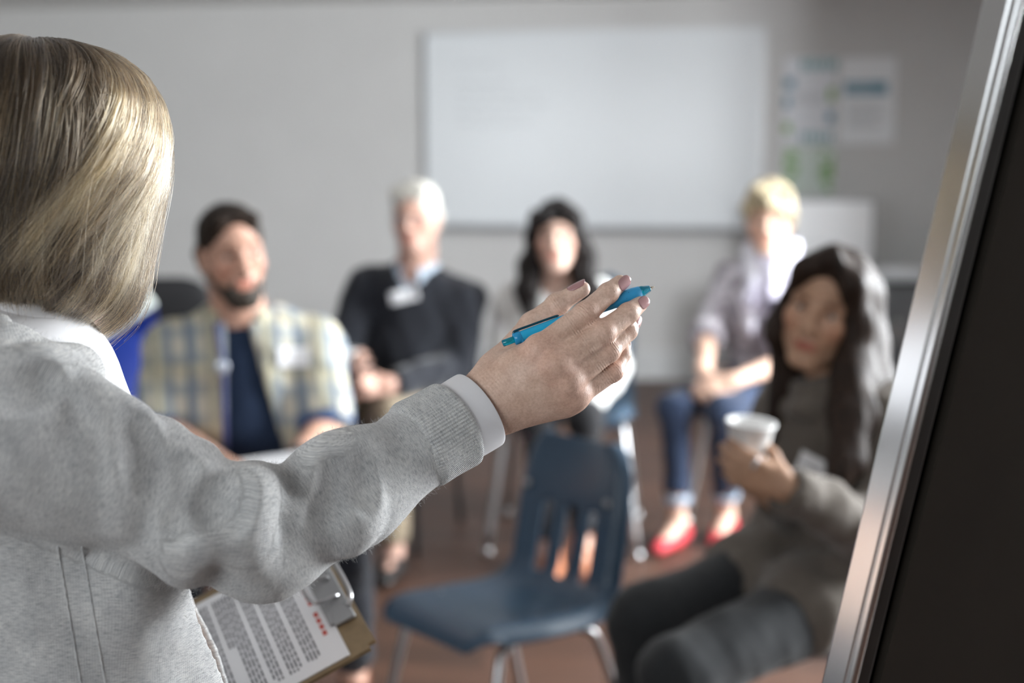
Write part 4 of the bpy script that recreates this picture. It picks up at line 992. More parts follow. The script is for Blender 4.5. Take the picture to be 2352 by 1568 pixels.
# ------------------------------------------------------------------ the standing woman with the pen
CAMP = np.array([0, 0, CAM_H])
tfw = nrm(np.array([.955, .296, 0])); rtw = np.cross(tfw, [0, 0, 1.0])
NBW = W(10, 775, 1.215); PVW = W(178, 1500, 1.225)+np.array([.01, 0.030, -.12])
HCW = W(112, 412, 1.225); RHW = frame((.36, .93), rad(-5), rad(3))
SW = .150
sRw, sLw = shoulders(NBW, PVW, rtw, SW)
EW, WW = W(606, 1240, 1.165), W(1112, 934, 1.262)
ELw, WLw = NBW-rtw*.20+np.array([-.06, .0, -.29]), W(330, 1720, 1.47)
woman = thing('person', 'woman with a blonde bob in a heather grey cardigan standing and pointing with a pen', 'person', (PVW[0], PVW[1], 0))
M_skinW = None
def skin_hand():
    t = NT('mature fair skin'); at = t.n('ShaderNodeAttribute'); at.attribute_name = 'tint'; v = t.coord()
    c = t.mix(1.0, (.63, .465, .375), at.outputs['Color'], 'MULTIPLY')
    c = t.mix(1.0, c, t.ramp(t.noise(v, 70, 5, .6), [(.30, (.86, .78, .74)), (.70, (1.08, 1.06, 1.05))]), 'MULTIPLY')
    c = t.mix(.35, c, t.ramp(t.noise(v, 420, 3, .6), [(.35, (.70, .60, .55)), (.6, (1.1, 1.1, 1.1))]), 'MULTIPLY')
    t.l(c, t.b.inputs['Base Color']); t.set(Roughness=.50, **{'Subsurface Weight': .08, 'Subsurface Radius': (.010, .004, .002), 'Subsurface Scale': .5, 'Specular IOR Level': .45})
    # fine wrinkles across the hand plus pores
    a = t.math('MULTIPLY', t.noise(t.mapping(v, (1, 1, 1), (0, rad(38), 0)), 260, 3, .6), .5)
    b = t.noise(t.mapping(v, (420, 160, 120), (0, rad(35), 0)), 1.0, 4, .65)
    vo = t.n('ShaderNodeTexVoronoi', feature='DISTANCE_TO_EDGE'); vo.inputs['Scale'].default_value = 900; t.l(v, vo.inputs['Vector'])
    h = t.math('ADD', t.math('ADD', a, t.math('MULTIPLY', b, .9)), t.math('MULTIPLY', vo.outputs[0], .45))
    t.bump(h, .34, .0010); return t.m
M_skinW = skin_hand()
lo, hi = bounds([HCW+[0, 0, .16], NBW, PVW*[1, 1, 0], PVW-rtw*.25, PVW+rtw*.22, EW, WW, WLw, W(1480, 650, 1.30), PVW+tfw*.2], .10); lo[2] = 0
F = Field(lo, hi, .013, ((-.055, .118, .00085), (HCW[0]-.11, HCW[0]+.11, .007)), ((1.195, 1.335, .00085), (1.335, 1.36, .004)), ((1.185, 1.375, .00085), (1.375, 1.56, .006)))
torso(F, NBW-tfw*.012, PVW-tfw*.006, rtw, tfw, SW-.035, .112, .074, .094, .080, .115, .095, infl=-.008, bust=.3)
F.chain([sRw, EW, WW], [.044, .037, .0262], .02); F.chain([sLw, ELw, WLw], [.044, .037, .026], .02)
add_hand(F, WLw, (.9, .3, .05), (.2, -.3, -.9), -1, (.3, .4, .3), .95)
add_head(F, HCW-[0, 0, .014], RHW, .95, NBW-[0, 0, .02], .050)
for q in (-1, 1):
    hip = PVW+rtw*q*.085; kn = np.array([hip[0]+.03, hip[1]+rtw[1]*q*.01, .47]); an = np.array([hip[0], hip[1]+rtw[1]*q*.02, .09])
    F.chain([hip, kn, an], [.075, .052, .034], .03); F.cap(an-[0, 0, .05], np.array([an[0], an[1], .028])+tfw*.15, .033, .022, .03)
# --- right hand, joint by joint (pixels give directions, depths follow from the grip round the pen)
FING = {'index': ([(1236, 801, 1.238), (1346, 719, 1.246), (1397, 673, 1.259), (1424, 650, 1.267)], (.0106, .0098, .0086, .0070)),
        'middle': ([(1277, 838, 1.231), (1385, 763, 1.243), (1443, 719, 1.258), (1470, 698, 1.268)], (.0120, .0100, .0087, .0069)),
        'ring': ([(1305, 876, 1.238), (1398, 806, 1.251), (1441, 760, 1.266), (1455, 738, 1.275)], (.0112, .0094, .0082, .0068)),
        'little': ([(1322, 908, 1.251), (1408, 853, 1.263), (1428, 812, 1.274), (1433, 792, 1.281)], (.0102, .0084, .0074, .0062))}
TH = [(1140, 850, 1.272), (1222, 745, 1.292), (1281, 698, 1.294), (1337, 664, 1.290)]; THR = (.0150, .0108, .0092, .0074)
wr = WW; dirA = nrm(W(1150, 908, 1.262)-W(1060, 975, 1.255)); nB = nrm(CAMP-WW)
F.cap(W(1075, 965, 1.258), W(1140, 905, 1.258), .0262, .0262, .01, flat=(nB, .78))
for nm, (jj, rr_) in FING.items():
    P_ = [W(*q) for q in jj]
    root_ = W(1140+(jj[0][0]-1280)*.12, 905+(jj[0][1]-850)*.42, 1.255)
    F.cap(root_, P_[0]+(CAMP-P_[0])*0+nrm(P_[0]-CAMP)*.003, .0135 if nm == 'index' else .0165, rr_[0]*1.05, .014)
    for i in range(3): F.cap(P_[i], P_[i+1], rr_[i]*1.03, rr_[i+1]*(1.03 if i < 2 else 1.04), .0035 if i else .006)
    F.ell(P_[0]-nrm(P_[0]-CAMP)*.0035, (.0105, .0105, .0105), None, .008)      # knuckle
    d1 = nrm(P_[2]-P_[0]); F.ell(P_[1]-nrm(P_[1]-CAMP)*.0022, np.array((.0098, .0090, .0082))*rr_[1]/.0098, np.stack([d1, nrm(np.cross(d1, nB)), nrm(np.cross(d1, np.cross(d1, nB)))], 1), .004)
    F.ell(P_[2]-nrm(P_[2]-CAMP)*.0008, np.array((.0085, .0082, .0080))*rr_[2]/.0086, None, .003)
    t0 = root_*.35+P_[0]*.65-nB*0; F.cap(W(1150+(jj[0][0]-1280)*.15, 898+(jj[0][1]-850)*.40, 1.2435), P_[0]-nrm(P_[0]-CAMP)*.0088, .0022, .0030, .0065)   # tendon
F.cap(W(1180, 840, 1.248), W(1290, 880, 1.246), .012, .012, .014); F.cap(W(1160, 900, 1.252), W(1300, 905, 1.252), .0155, .0120, .014)
F.cap(W(1170, 955, 1.262), W(1290, 925, 1.264), .0120, .0125, .016)      # heel of the hand, little-finger side
P_ = [W(*q) for q in TH]
F.cap(W(1125, 885, 1.266), P_[0], .018, THR[0], .014); F.cap(P_[0], P_[1], THR[0]*.95, THR[1], .012)
for i in (1, 2): F.cap(P_[i], P_[i+1], THR[i], THR[i+1], .005)
F.ell(P_[2]-nrm(P_[2]-CAMP)*.001, (.0098, .0094, .0092), None, .004)
F.cap(W(1160, 835, 1.280), W(1222, 795, 1.272), .011, .0110, .012); F.cap(W(1180, 800, 1.290), W(1235, 770, 1.282), .008, .009, .010)     # web between thumb and index
F.cap(W(1150, 878, 1.262), W(1220, 825, 1.254), .013, .011, .014)
# skin folds over the finger joints
def knuckle_folds(P):
    d = np.zeros(len(P))
    for nm, (jj, rr_) in FING.items():
        Q = [W(*q) for q in jj]
        for j, lam, am in ((1, .0021, .00026), (2, .0017, .00018)):
            ax_ = nrm(Q[j+1]-Q[j-1]); rel = P-Q[j]; s_ = rel @ ax_; g_ = np.exp(-(s_/.0050)**2)*np.clip(-(rel @ nrm(Q[j]-CAMP))/.006, 0, 1)
            d += am*np.cos(6.283*s_/lam)*g_
    Q = P_; ax_ = nrm(Q[3]-Q[1]); rel = P-Q[2]; s_ = rel @ ax_; d += .0004*np.cos(6.283*s_/.0022)*np.exp(-(s_/.005)**2)
    # creases at the wrist
    rel = P-W(1112, 934, 1.262); s_ = rel @ dirA; d += .00014*np.cos(6.283*s_/.0031+2.0*np.sin(P[:, 2]*170))*np.exp(-((s_-.012)/.016)**2)
    return d
F.band(knuckle_folds, .006, [-.06, 1.19, 1.18], [.12, 1.34, 1.38])
V, Q = F.mesh(); ob = mobj('body', V, Q, M_skinW, woman)
T = head_tint(HCW-[0, 0, .014], RHW, .95, V)
for nm, (jj, rr_) in FING.items():      # redder skin over the knuckles
    for j, w_ in ((0, .013), (1, .009), (2, .006)):
        p = W(*jj[j]); T *= 1+(np.array((1.03, .80, .77))-1)*np.exp(-(((V-p)**2).sum(1)/w_**2))[:, None]
set_tint(ob, T)
# nails
M_nail = mat('mauve nail varnish', (.36, .19, .19), .12, spec=.7)
def nail(a, b, nrm_dir, L, Wd, r, back=.35):
    a, b = np.asarray(a), np.asarray(b); d = nrm(b-a); n = nrm(nrm_dir-d*(nrm_dir @ d)); s_ = np.cross(d, n); c = b-d*back*L
    V = []; m, k = 13, 9
    for i in range(m):
        u = -1+2*i/(m-1); wd = math.sqrt(max(0.02, 1-abs(u)**3.2))
        for j in range(k):
            v_ = -1+2*j/(k-1); ang = v_*wd*Wd/r
            V.append(c+d*u*L+s_*math.sin(ang)*r+n*(math.cos(ang)*r-r*.0)-n*(u+1)**2*.0004)
    Fq = [(i*k+j, i*k+j+1, (i+1)*k+j+1, (i+1)*k+j) for i in range(m-1) for j in range(k-1)]
    o = mobj('fingernail', V, Fq, M_nail, woman); md = o.modifiers.new('t', 'SOLIDIFY'); md.thickness = .0008; md.offset = 0
toC = lambda p: nrm(CAMP-p)
P_ = [W(*q) for q in FING['index'][0]]; nail(P_[2], P_[3], toC(P_[3])*.75+np.array([.75, 0, .10]), .0082, .0060, .0079, .02)
P_ = [W(*q) for q in FING['middle'][0]]; nail(P_[2], P_[3], toC(P_[3])*.75+np.array([.55, 0, .25]), .0070, .0056, .0078, .08)
P_ = [W(*q) for q in FING['ring'][0]]; nail(P_[2], P_[3], toC(P_[3])*.25+np.array([.95, 0, .25]), .0060, .0048, .0074, .1)
P_ = [W(*q) for q in FING['little'][0]]; nail(P_[2], P_[3], toC(P_[3])*.05+np.array([1.0, .35, .2]), .0052, .0042, .0068, .1)
P_ = [W(*q) for q in TH]; nail(P_[2], P_[3], toC(P_[3])*.42+np.array([-.45, 0, .85]), .0090, .0058, .0082, .25)
eyes(woman, HCW-[0, 0, .014], RHW, .95, M_irisb)

# --- cardigan
def knit_mat(name, light=1.0):
    t = NT(name); at = t.n('ShaderNodeAttribute'); at.attribute_name = 'knit'; s = t.n('ShaderNodeSeparateXYZ'); t.l(at.outputs['Vector'], s.inputs[0])
    al, ar = s.outputs[0], s.outputs[1]; v = t.coord()
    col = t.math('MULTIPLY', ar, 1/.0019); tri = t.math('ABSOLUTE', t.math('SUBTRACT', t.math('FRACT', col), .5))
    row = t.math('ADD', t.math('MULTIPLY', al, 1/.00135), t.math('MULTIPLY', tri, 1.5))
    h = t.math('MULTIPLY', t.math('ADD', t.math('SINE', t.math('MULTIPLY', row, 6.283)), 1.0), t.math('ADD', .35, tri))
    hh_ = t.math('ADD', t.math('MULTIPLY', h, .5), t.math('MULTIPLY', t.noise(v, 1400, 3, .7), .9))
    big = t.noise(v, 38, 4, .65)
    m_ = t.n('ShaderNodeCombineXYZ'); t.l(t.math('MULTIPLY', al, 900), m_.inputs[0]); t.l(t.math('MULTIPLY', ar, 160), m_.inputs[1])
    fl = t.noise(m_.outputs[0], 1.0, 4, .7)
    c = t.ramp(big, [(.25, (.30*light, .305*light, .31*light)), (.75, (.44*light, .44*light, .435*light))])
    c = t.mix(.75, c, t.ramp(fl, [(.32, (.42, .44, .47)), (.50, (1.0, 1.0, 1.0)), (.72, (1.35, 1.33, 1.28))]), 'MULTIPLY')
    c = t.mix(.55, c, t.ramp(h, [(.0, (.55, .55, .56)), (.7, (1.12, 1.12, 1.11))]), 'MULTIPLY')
    t.l(c, t.b.inputs['Base Color']); t.set(Roughness=.95, **{'Sheen Weight': .35, 'Sheen Roughness': .4, 'Specular IOR Level': .15})
    t.bump(hh_, .55, .0016); return t.m
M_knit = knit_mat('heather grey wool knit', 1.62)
lo, hi = bounds([NBW+[0, 0, .05], PVW-[0, 0, .14], EW, W(1010, 1000, 1.25), sRw, NBW-rtw*.2, NBW+rtw*.2, PVW+rtw*.18, ELw, WLw, PVW+tfw*.12, PVW-tfw*.14], .09)
F = Field(lo, hi, .0085, ((-.62, .02, .0032),), ((.92, 1.36, .0034),), ((.97, 1.34, .0032),))
Rtw = torso(F, NBW-tfw*.012, PVW-tfw*.006, rtw, tfw, SW-.022, .120, .080, .104, .122, .125, .132, infl=.010, bust=.55, k=.07)
F.cap(sRw-[0, 0, .006], sRw*.72+EW*.28-[0, 0, .006], .0560, .0520, .022); F.chain([sRw*.75+EW*.25, sRw*.45+EW*.55, EW], [.0525, .0505, .0440], .012)
FA = lambda t_: EW+(WW-EW)*t_
F.chain([EW, FA(.35)-[0, 0, .006], FA(.72)], [.0440, .0392, .0385], .03)
F.chain([sLw, ELw, WLw], [.062, .055, .040], .04)
def first_hit(F, px, py, d0=.85, d1=1.6, n=400):
    ds = np.linspace(d0, d1, n); P = np.array([W(px, py, q) for q in ds]); idx = [np.clip(np.searchsorted(F.ax[i], P[:, i]), 0, len(F.ax[i])-1) for i in range(3)]
    v = F.v[idx[0], idx[1], idx[2]]; k = np.nonzero(v < 0)[0]; return (ds[k[0]] if len(k) else None)
RIDGE = [([(350, 975), (395, 1080), (400, 1180), (360, 1270)], .016, .0085), ([(470, 1050), (440, 1150), (425, 1250), (430, 1320)], .017, .0080), ([(545, 1105), (505, 1170), (455, 1240)], .016, .0090),
         ([(610, 1100), (565, 1150), (556, 1220), (590, 1300)], .018, .0105), ([(790, 1050), (800, 1110), (812, 1180), (800, 1240)], .014, .0085), ([(870, 1015), (760, 1070), (700, 1100)], .018, .009),
         ([(40, 880), (110, 858), (200, 852), (260, 880)], .016, .0080), ([(250, 1000), (300, 1080), (290, 1190)], .018, .011), ([(180, 900), (240, 960), (330, 1000)], .014, .0085)]
GROOVE = [([(552, 1092), (527, 1150), (524, 1215)], .010, .0030), ([(505, 1110), (470, 1190)], .010, .0055), ([(775, 1060), (772, 1130), (745, 1190)], .012, .0060), ([(420, 1050), (415, 1150), (390, 1230)], .012, .0060),
          ([(0, 905), (60, 885), (130, 875)], .012, .0045), ([(310, 960), (345, 1060), (345, 1150)], .012, .0065), ([(835, 1050), (842, 1110), (850, 1160)], .010, .0075)]
for lst, op, sgn in ((RIDGE, 'add', 1), (GROOVE, 'sub', -1)):
    for pts, r, sink in lst:
        Q3 = []
        for (px, py) in pts:
            d = first_hit(F, px, py)
            if d is None: d = first_hit(F, px, py+14) or 1.1
            Q3.append(W(px, py, d+(sink+.0025 if op == 'add' else -sink-.0008)))
        if op == 'add': B9 = bez(Q3, 13); rr_ = r*.80*np.sin(np.linspace(.25, math.pi-.25, len(B9)))**.6; F.chain(B9+np.array([nrm(b-CAMP)*.002 for b in B9]), list(rr_), .022)
        else: B9 = bez(Q3, 13); rr_ = r*.85*np.sin(np.linspace(.2, math.pi-.2, len(B9)))**.7; F.chain(B9, list(rr_), .016, 'sub')
wv = waves(101, 14); wv2 = waves(102, 34); F.band(lambda P: wv(P)*.0016+wv2(P)*.0005, .02)
# neckline and front opening
up = nrm(NBW-PVW); F.cap(NBW-up*.020+tfw*.008, NBW+up*.10, .084, .090, .008, 'sub')
F.cap(NBW-tfw*.075+up*.018, NBW+up*.10, .050, .060, .010, 'sub')
sl_ = tuple(slice(0, len(a)) for a in F.ax); X, Y, Z = F.P(sl_); dx, dy, dz = X-NBW[0], Y-NBW[1], Z-NBW[2]
cr = dx*Rtw[0, 0]+dy*Rtw[1, 0]+dz*Rtw[2, 0]; cf = dx*Rtw[0, 1]+dy*Rtw[1, 1]+dz*Rtw[2, 1]; cu = dx*Rtw[0, 2]+dy*Rtw[1, 2]+dz*Rtw[2, 2]
F.put(sl_, np.maximum(np.maximum(np.abs(cr)-np.maximum(.012, .146+.24*cu), -(cf-.015)), np.maximum(cf-.135, cr-.100)).astype(np.float32), np.float32(.006), 'sub')
F.half(FA(.69), nrm(WW-EW), .003)      # the sleeve goes on as the ribbed cuff: only cut the far end of it
V, Q = F.mesh()
def knit_uv(V):
    """fabric coordinates: along and around the sleeve or the torso"""
    out = np.zeros((len(V), 3)); best = np.full(len(V), 9.0)
    bis = nrm(nrm(EW-sRw)+nrm(WW-EW))
    segs = [(sRw, EW, 0.0, .055), (EW, WW, np.linalg.norm(EW-sRw), .046), (sLw, ELw, 2.0, .055), (ELw, WLw, 2.3, .046)]
    for a, b, off, r in segs:
        ab = b-a; L = np.linalg.norm(ab); ax_ = ab/L; rel = V-a; s_ = np.clip(rel @ ax_, 0, L); q = rel-s_[:, None]*ax_; dist = np.linalg.norm(q, axis=1)/r
        n1 = nrm(np.cross(ax_, nrm(a-CAMP))); n2 = np.cross(ax_, n1); n2 = n2 if n2 @ (CAMP-a) > 0 else -n2
        ang = np.arctan2(q @ n1, q @ n2); m = (dist < best) if off not in (0.0, np.linalg.norm(EW-sRw)) else ((dist < best+9.0) & ((((V-EW) @ bis) < 0) == (off == 0.0)) & (dist < 1.9))
        best = np.where(m, dist, best); out[m] = np.stack([off+rel @ ax_, ang*r, np.zeros(len(V))], 1)[m]
    c = (NBW+PVW)/2; rel = V-c; ang = np.arctan2(rel @ tfw, rel @ rtw); m = best > 1.28
    out[m] = np.stack([5+V[:, 2], ang*.13, np.zeros(len(V))], 1)[m]
    return out
def set_knit(o, K):
    a = o.data.attributes.new('knit', 'FLOAT_VECTOR', 'POINT'); a.data.foreach_set('vector', K.astype(np.float32).ravel())
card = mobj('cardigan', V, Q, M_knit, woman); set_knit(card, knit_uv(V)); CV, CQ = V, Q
# ribbed cuff
def ring_frame(ax_): n1 = nrm(np.cross(ax_, [0, 0, 1.0])); return n1, np.cross(ax_, n1)
axf = nrm(WW-EW); n1, n2 = ring_frame(axf); L0 = np.linalg.norm(WW-EW)
def rib_tube(s0, s1, r0, r1, nr=82, m=22, amp=.00065):
    V = []; K = []; n = nr*6
    for i in range(m+1):
        u = i/m; s_ = s0+(s1-s0)*u; r = r0+(r1-r0)*u+.0008*math.sin(u*7)*(1-u)-.0040*max(0, 1-u/.22)**1.5
        if i == m: r -= .0035
        if i == m-1: r -= .0005
        for j in range(n):
            a = 2*math.pi*j/n; rr_ = r+amp*math.sin(nr*a)*min(1, u*5)+.0016*math.sin(3*a+1+u*2)*(1-u*.6)
            V.append(EW+axf*s_+(n1*math.cos(a)+n2*math.sin(a))*rr_); K.append((s_, a*nr/6.2832*.0019, 0))
    Fq = [(i*n+j, i*n+(j+1) % n, (i+1)*n+(j+1) % n, (i+1)*n+j) for i in range(m) for j in range(n)]
    return np.array(V), np.array(Fq), np.array(K)
S1 = np.linalg.norm(W(1058, 983, 1.252)-EW)
V, Q, K = rib_tube(L0*.645, S1, .0400, .0402); rib = mobj('ribbed_cuff', V, Q, M_knit, card); set_knit(rib, K)
# white shirt: body, collar, cuff
M_shirt = mat('white shirt cotton', (.68, .68, .70), .8, bump=.15, bscale=1500, bdist=.0006, spec=.3)
lo, hi = bounds([NBW+[0, 0, .05], PVW, NBW-rtw*.2, NBW+rtw*.2, PVW+tfw*.12], .09); F = Field(lo, hi, .006)
torso(F, NBW-tfw*.010, PVW-tfw*.006, rtw, tfw, SW-.032, .116, .094, .098, .088, .12, .105, infl=.006, bust=.8, k=.07)
F.cap(NBW-up*.006+tfw*.012, NBW+up*.10, .054, .054, .008, 'sub'); F.half(NBW-up*.165, -up, .004)
wv = waves(111, 12); F.band(lambda P: wv(P)*.003); V, Q = F.mesh(); shirt = mobj('shirt', V, Q, M_shirt, woman)
gw = dict(nb=NBW+tfw*.012, tf=tfw, right=rtw, root=woman, H=lambda x, y, z: NBW+tfw*.012+up*.1, hc=HCW)
collar(gw, 'shirt_collar', M_shirt, .060, .040, .046, .9, shirt, .0)
V = []; n = 48; rows = ((S1-.020, .0350), (S1+.002, .0368), (S1+.0225, .0372), (S1+.0232, .0366), (S1+.021, .0352), (S1-.01, .0345))
for s_, r in rows:
    for j in range(n):
        a = 2*math.pi*j/n; e = .0010*math.sin(2*a+.6)
        V.append(EW+axf*(s_+.0016*math.cos(a-2.2))+(n1*math.cos(a)+n2*math.sin(a))*(r+e))
Fq = [(i*n+j, i*n+(j+1) % n, (i+1)*n+(j+1) % n, (i+1)*n+j) for i in range(len(rows)-1) for j in range(n)]
o = mobj('shirt_cuff', V, Fq, M_shirt, shirt); md = o.modifiers.new('s', 'SUBSURF'); md.levels = 1; md.render_levels = 2
# side seam on the cardigan, a raised double line under the arm
bpy.context.view_layer.update()
for off in (0, 56):
    pts = []
    for py in range(1255, 1640, 24):
        hit = place_on([card], CAMP, nrm(W(130+off+(py-1240)*.17, py, 1.0)-CAMP))
        if hit is not None: pts.append(hit[1]-nrm(hit[1]-CAMP)*.0002)
    if len(pts) > 3:
        V, Q = tube_vf(bez(pts, 40), .0009, 6); o = mobj('seam', V, Q, M_knit, card); set_knit(o, V*np.array([1, 1, 1]))
# trousers and shoes of the standing woman
M_slacks = cloth('charcoal slacks', (.03, .03, .034)); F = Field(np.array([PVW[0]-.25, PVW[1]-.27, 0]), np.array([PVW[0]+.27, PVW[1]+.27, PVW[2]+.05]), .010)
F.ell(PVW-[0, 0, .03], (.160, .13, .13), np.stack([rtw, tfw, UPZ], 1), .04)
for q in (-1, 1):
    hip = PVW+rtw*q*.085; kn = np.array([hip[0]+.03, hip[1]+rtw[1]*q*.01, .47]); an = np.array([hip[0], hip[1]+rtw[1]*q*.02, .06]); F.chain([hip-[0, 0, .05], kn, an], [.090, .068, .062], .04)
wv = waves(121, 8); F.band(lambda P: wv(P)*.005); F.half((0, 0, .045), (0, 0, -1), .004); V, Q = F.mesh(); mobj('trousers', V, Q, M_slacks, woman)
for q in (-1, 1):
    hip = PVW+rtw*q*.085; a0 = np.array([hip[0], hip[1]+rtw[1]*q*.02, 0]); F = Field(a0+[-.2, -.2, -.01], a0+[.22, .22, .12], .006)
    F.cap(a0-tfw*.04+[0, 0, .04], a0+tfw*.05+[0, 0, .036], .036, .038, .02); F.cap(a0+tfw*.05+[0, 0, .034], a0+tfw*.165+[0, 0, .026], .038, .026, .02); F.half((0, 0, .003), (0, 0, -1), .003); V, Q = F.mesh(); mobj('shoe', V, Q, M_shoeb, woman)

# --- hair: a dense bob of strands over a hair-coloured mass
rs = np.random.RandomState(11)
PZ = np.array([.114, .110, .100, .084, .058, .030, -.004, -.042, -.078, -.104, -.126, -.143]); PR = np.array([.004, .040, .069, .090, .105, .110, .107, .097, .089, .084, .074, .054])
PU = np.concatenate([[0], np.cumsum(np.hypot(np.diff(PZ), np.diff(PR)))]); PU /= PU[-1]
def hull(u, phi, f=1.0):
    """u 0 crown .. 1 ends; phi from the face direction, positive to the person's right"""
    z = np.interp(u, PU, PZ); r = np.interp(u, PU, PR)
    back = (1-np.cos(phi))/2
    ry = 1.02+.08*back; x = np.sin(phi)*r*.94*f; y = np.cos(phi)*r*ry*f-.012
    zz = .002+np.where(z > 0, z*(.5+.5*f), z)+np.clip(-z, 0, 1)*back*.22
    return np.stack([x, y, zz], -1)
def to_world(L): return HCW+L @ RHW.T
n_u, n_p = 30, 60
uu = np.linspace(0, .93, n_u); pp_ = np.linspace(rad(52), rad(308), n_p); G = np.array([[hull(a, b, .90) for b in pp_] for a in uu]); G0 = G.reshape(-1, 3)
Fq = [(i*n_p+j, i*n_p+j+1, (i+1)*n_p+j+1, (i+1)*n_p+j) for i in range(n_u-1) for j in range(n_p-1)]
M_hairmass = mat('brown hair under-layer', (.050, .036, .025), .7, var=.3, vscale=60)
hm = mobj('hair', to_world(G0), Fq, M_hairmass, woman); md = hm.modifiers.new('t', 'SOLIDIFY'); md.thickness = .012; md.offset = -1
u2 = np.linspace(0, .40, 12); p2 = np.linspace(0, 2*math.pi, 48); G = np.array([[hull(a, b, .90) for b in p2] for a in u2]).reshape(-1, 3)
Fq = [(i*48+j, i*48+j+1, (i+1)*48+j+1, (i+1)*48+j) for i in range(11) for j in range(47)]; mobj('hair_crown', to_world(G), Fq, M_hairmass, hm)
NCL, PER, NP = 900, 34, 15
cl_phi = rs.uniform(-math.pi, math.pi, NCL); cl_lay = rs.rand(NCL)**.7; cl_end = .74+.26*rs.rand(NCL)**.6; cl_sw = rs.normal(0, .16, NCL)+np.where(rs.rand(NCL) < .30, .75*rs.rand(NCL), 0)*(np.abs(cl_phi) > rad(60))*(np.abs(cl_phi) < rad(140)); cl_c = rs.rand(NCL); cl_u0 = rs.rand(NCL)**1.6*.34; cl_bow = rs.normal(0, .17, NCL)
sw_ = np.arange(NCL) < 120      # side-swept layers lying over the rest
cl_phi[sw_] = np.where(rs.rand(120) < .85, 1, -1)*rad(50)+rs.uniform(0, rad(50), 120)*np.where(rs.rand(120) < .85, 1, 1); cl_u0[sw_] = rs.uniform(.10, .38, 120); cl_end[sw_] = rs.uniform(.62, .86, 120); cl_lay[sw_] = rs.uniform(.85, 1.12, 120); cl_sw[sw_] = rs.uniform(.5, 1.25, 120); cl_c[sw_] = rs.uniform(.55, 1.0, 120); cl_bow[sw_] = rs.normal(0, .05, 120)
ci_ = np.repeat(np.arange(NCL), PER); N = len(ci_); t_ = np.linspace(0, 1, NP)
phi0 = cl_phi[ci_]+rs.normal(0, .042, N); side = np.where(phi0 >= 0, 1.0, -1.0); ap = np.abs(phi0)
u0 = np.clip(cl_u0[ci_]+rs.normal(0, .015, N), 0.005, .5); u1 = np.clip(cl_end[ci_]+rs.normal(0, .02, N), .5, 1.0)
U = u0[:, None]+(u1-u0)[:, None]*t_[None, :]
low = np.clip((U-.25)/.35, 0, 1); low = low*low*(3-2*low)
tgt = np.maximum(ap, rad(50)+rad(16)*rs.rand(N)+rad(6)*cl_lay[ci_]); AP = ap[:, None]+(tgt-ap)[:, None]*low
sweep = np.where(ap < rad(66), .05, np.where(ap < rad(150), .46, .15))+cl_sw[ci_]; AP = AP+sweep[:, None]*(np.clip((U-.30)/.7, 0, 1)**1.3)[:, :]+cl_bow[ci_][:, None]*np.sin(3.1*t_)[None, :]
AP = np.minimum(AP, math.pi+.15); PHI = AP*side[:, None]
fac = (.925+.095*cl_lay[ci_]+rs.normal(0, .006, N))[:, None]*(1+.012*np.sin(t_*9+cl_phi[ci_][:, None]*7))
fac = fac-(np.clip(U-.80, 0, 1)/.2)**2*.10*rs.rand(N)[:, None]
L = hull(U, PHI, fac); L += rs.normal(0, .0009, (N, 1, 3))*np.linspace(.3, 1.8, NP)[None, :, None]
wob = (rs.rand(N) < .14)[:, None]*rs.normal(0, 1, (N, 3)); L += wob[:, None, :]*(.0042*np.sin(t_*4.2+1.0)*t_)[None, :, None]; fly = rs.rand(N) < .03; L[fly] *= (1+.12*rs.rand(fly.sum(), 1, 1)*np.linspace(0, 1, NP)[None, :, None])
pos = to_world(L.reshape(-1, 3))
dark, mid, blond, pale = np.array((.014, .0095, .006)), np.array((.095, .062, .034)), np.array((.40, .255, .118)), np.array((.68, .50, .28))
k_ = cl_c[ci_]; tip = np.where(k_ < .42, 0.05, np.where(k_ < .66, .38, np.where(k_ < .84, .85, 1.28)))+rs.normal(0, .07, N)
front = np.clip((rad(125)-ap)/rad(70), 0, 1); tip = tip*(.60+.50*front)
mixv = np.clip(tip[:, None]*np.clip(.22+1.6*(U-.10), 0, 1), 0, 1.2)
def cmap(m): m = m[..., None]; return np.where(m < .4, dark+(mid-dark)*m/.4, np.where(m < .8, mid+(blond-mid)*(m-.4)/.4, blond+(pale-blond)*np.clip((m-.8)/.4, 0, 1)))
C = cmap(mixv).reshape(-1, 3)
cu_ = bpy.data.hair_curves.new('hair_strands'); cu_.add_curves([NP]*N); cu_.position_data.foreach_set('vector', (pos-origin_of(hm)).astype(np.float32).ravel())
a = cu_.attributes.new('radius', 'FLOAT', 'POINT') if 'radius' not in cu_.attributes else cu_.attributes['radius']; a.data.foreach_set('value', np.tile(np.linspace(.00019, .00007, NP), N).astype(np.float32))
a = cu_.attributes.new('hair_col', 'FLOAT_COLOR', 'POINT'); a.data.foreach_set('color', np.concatenate([C, np.ones((len(C), 1))], 1).astype(np.float32).ravel())
t = NT('highlighted blonde hair strands'); at = t.n('ShaderNodeAttribute'); at.attribute_name = 'hair_col'; hb = t.n('ShaderNodeBsdfHairPrincipled'); hb.parametrization = 'COLOR'; t.l(at.outputs['Color'], hb.inputs['Color']); hb.inputs['Roughness'].default_value = .32; hb.inputs['Radial Roughness'].default_value = .45
t.l(hb.outputs[0], t.t.nodes['Material Output'].inputs[0]); cu_.materials.append(t.m)
hs = bpy.data.objects.new('hair_strands', cu_); link(hs, hm); hs['kind'] = 'stuff'
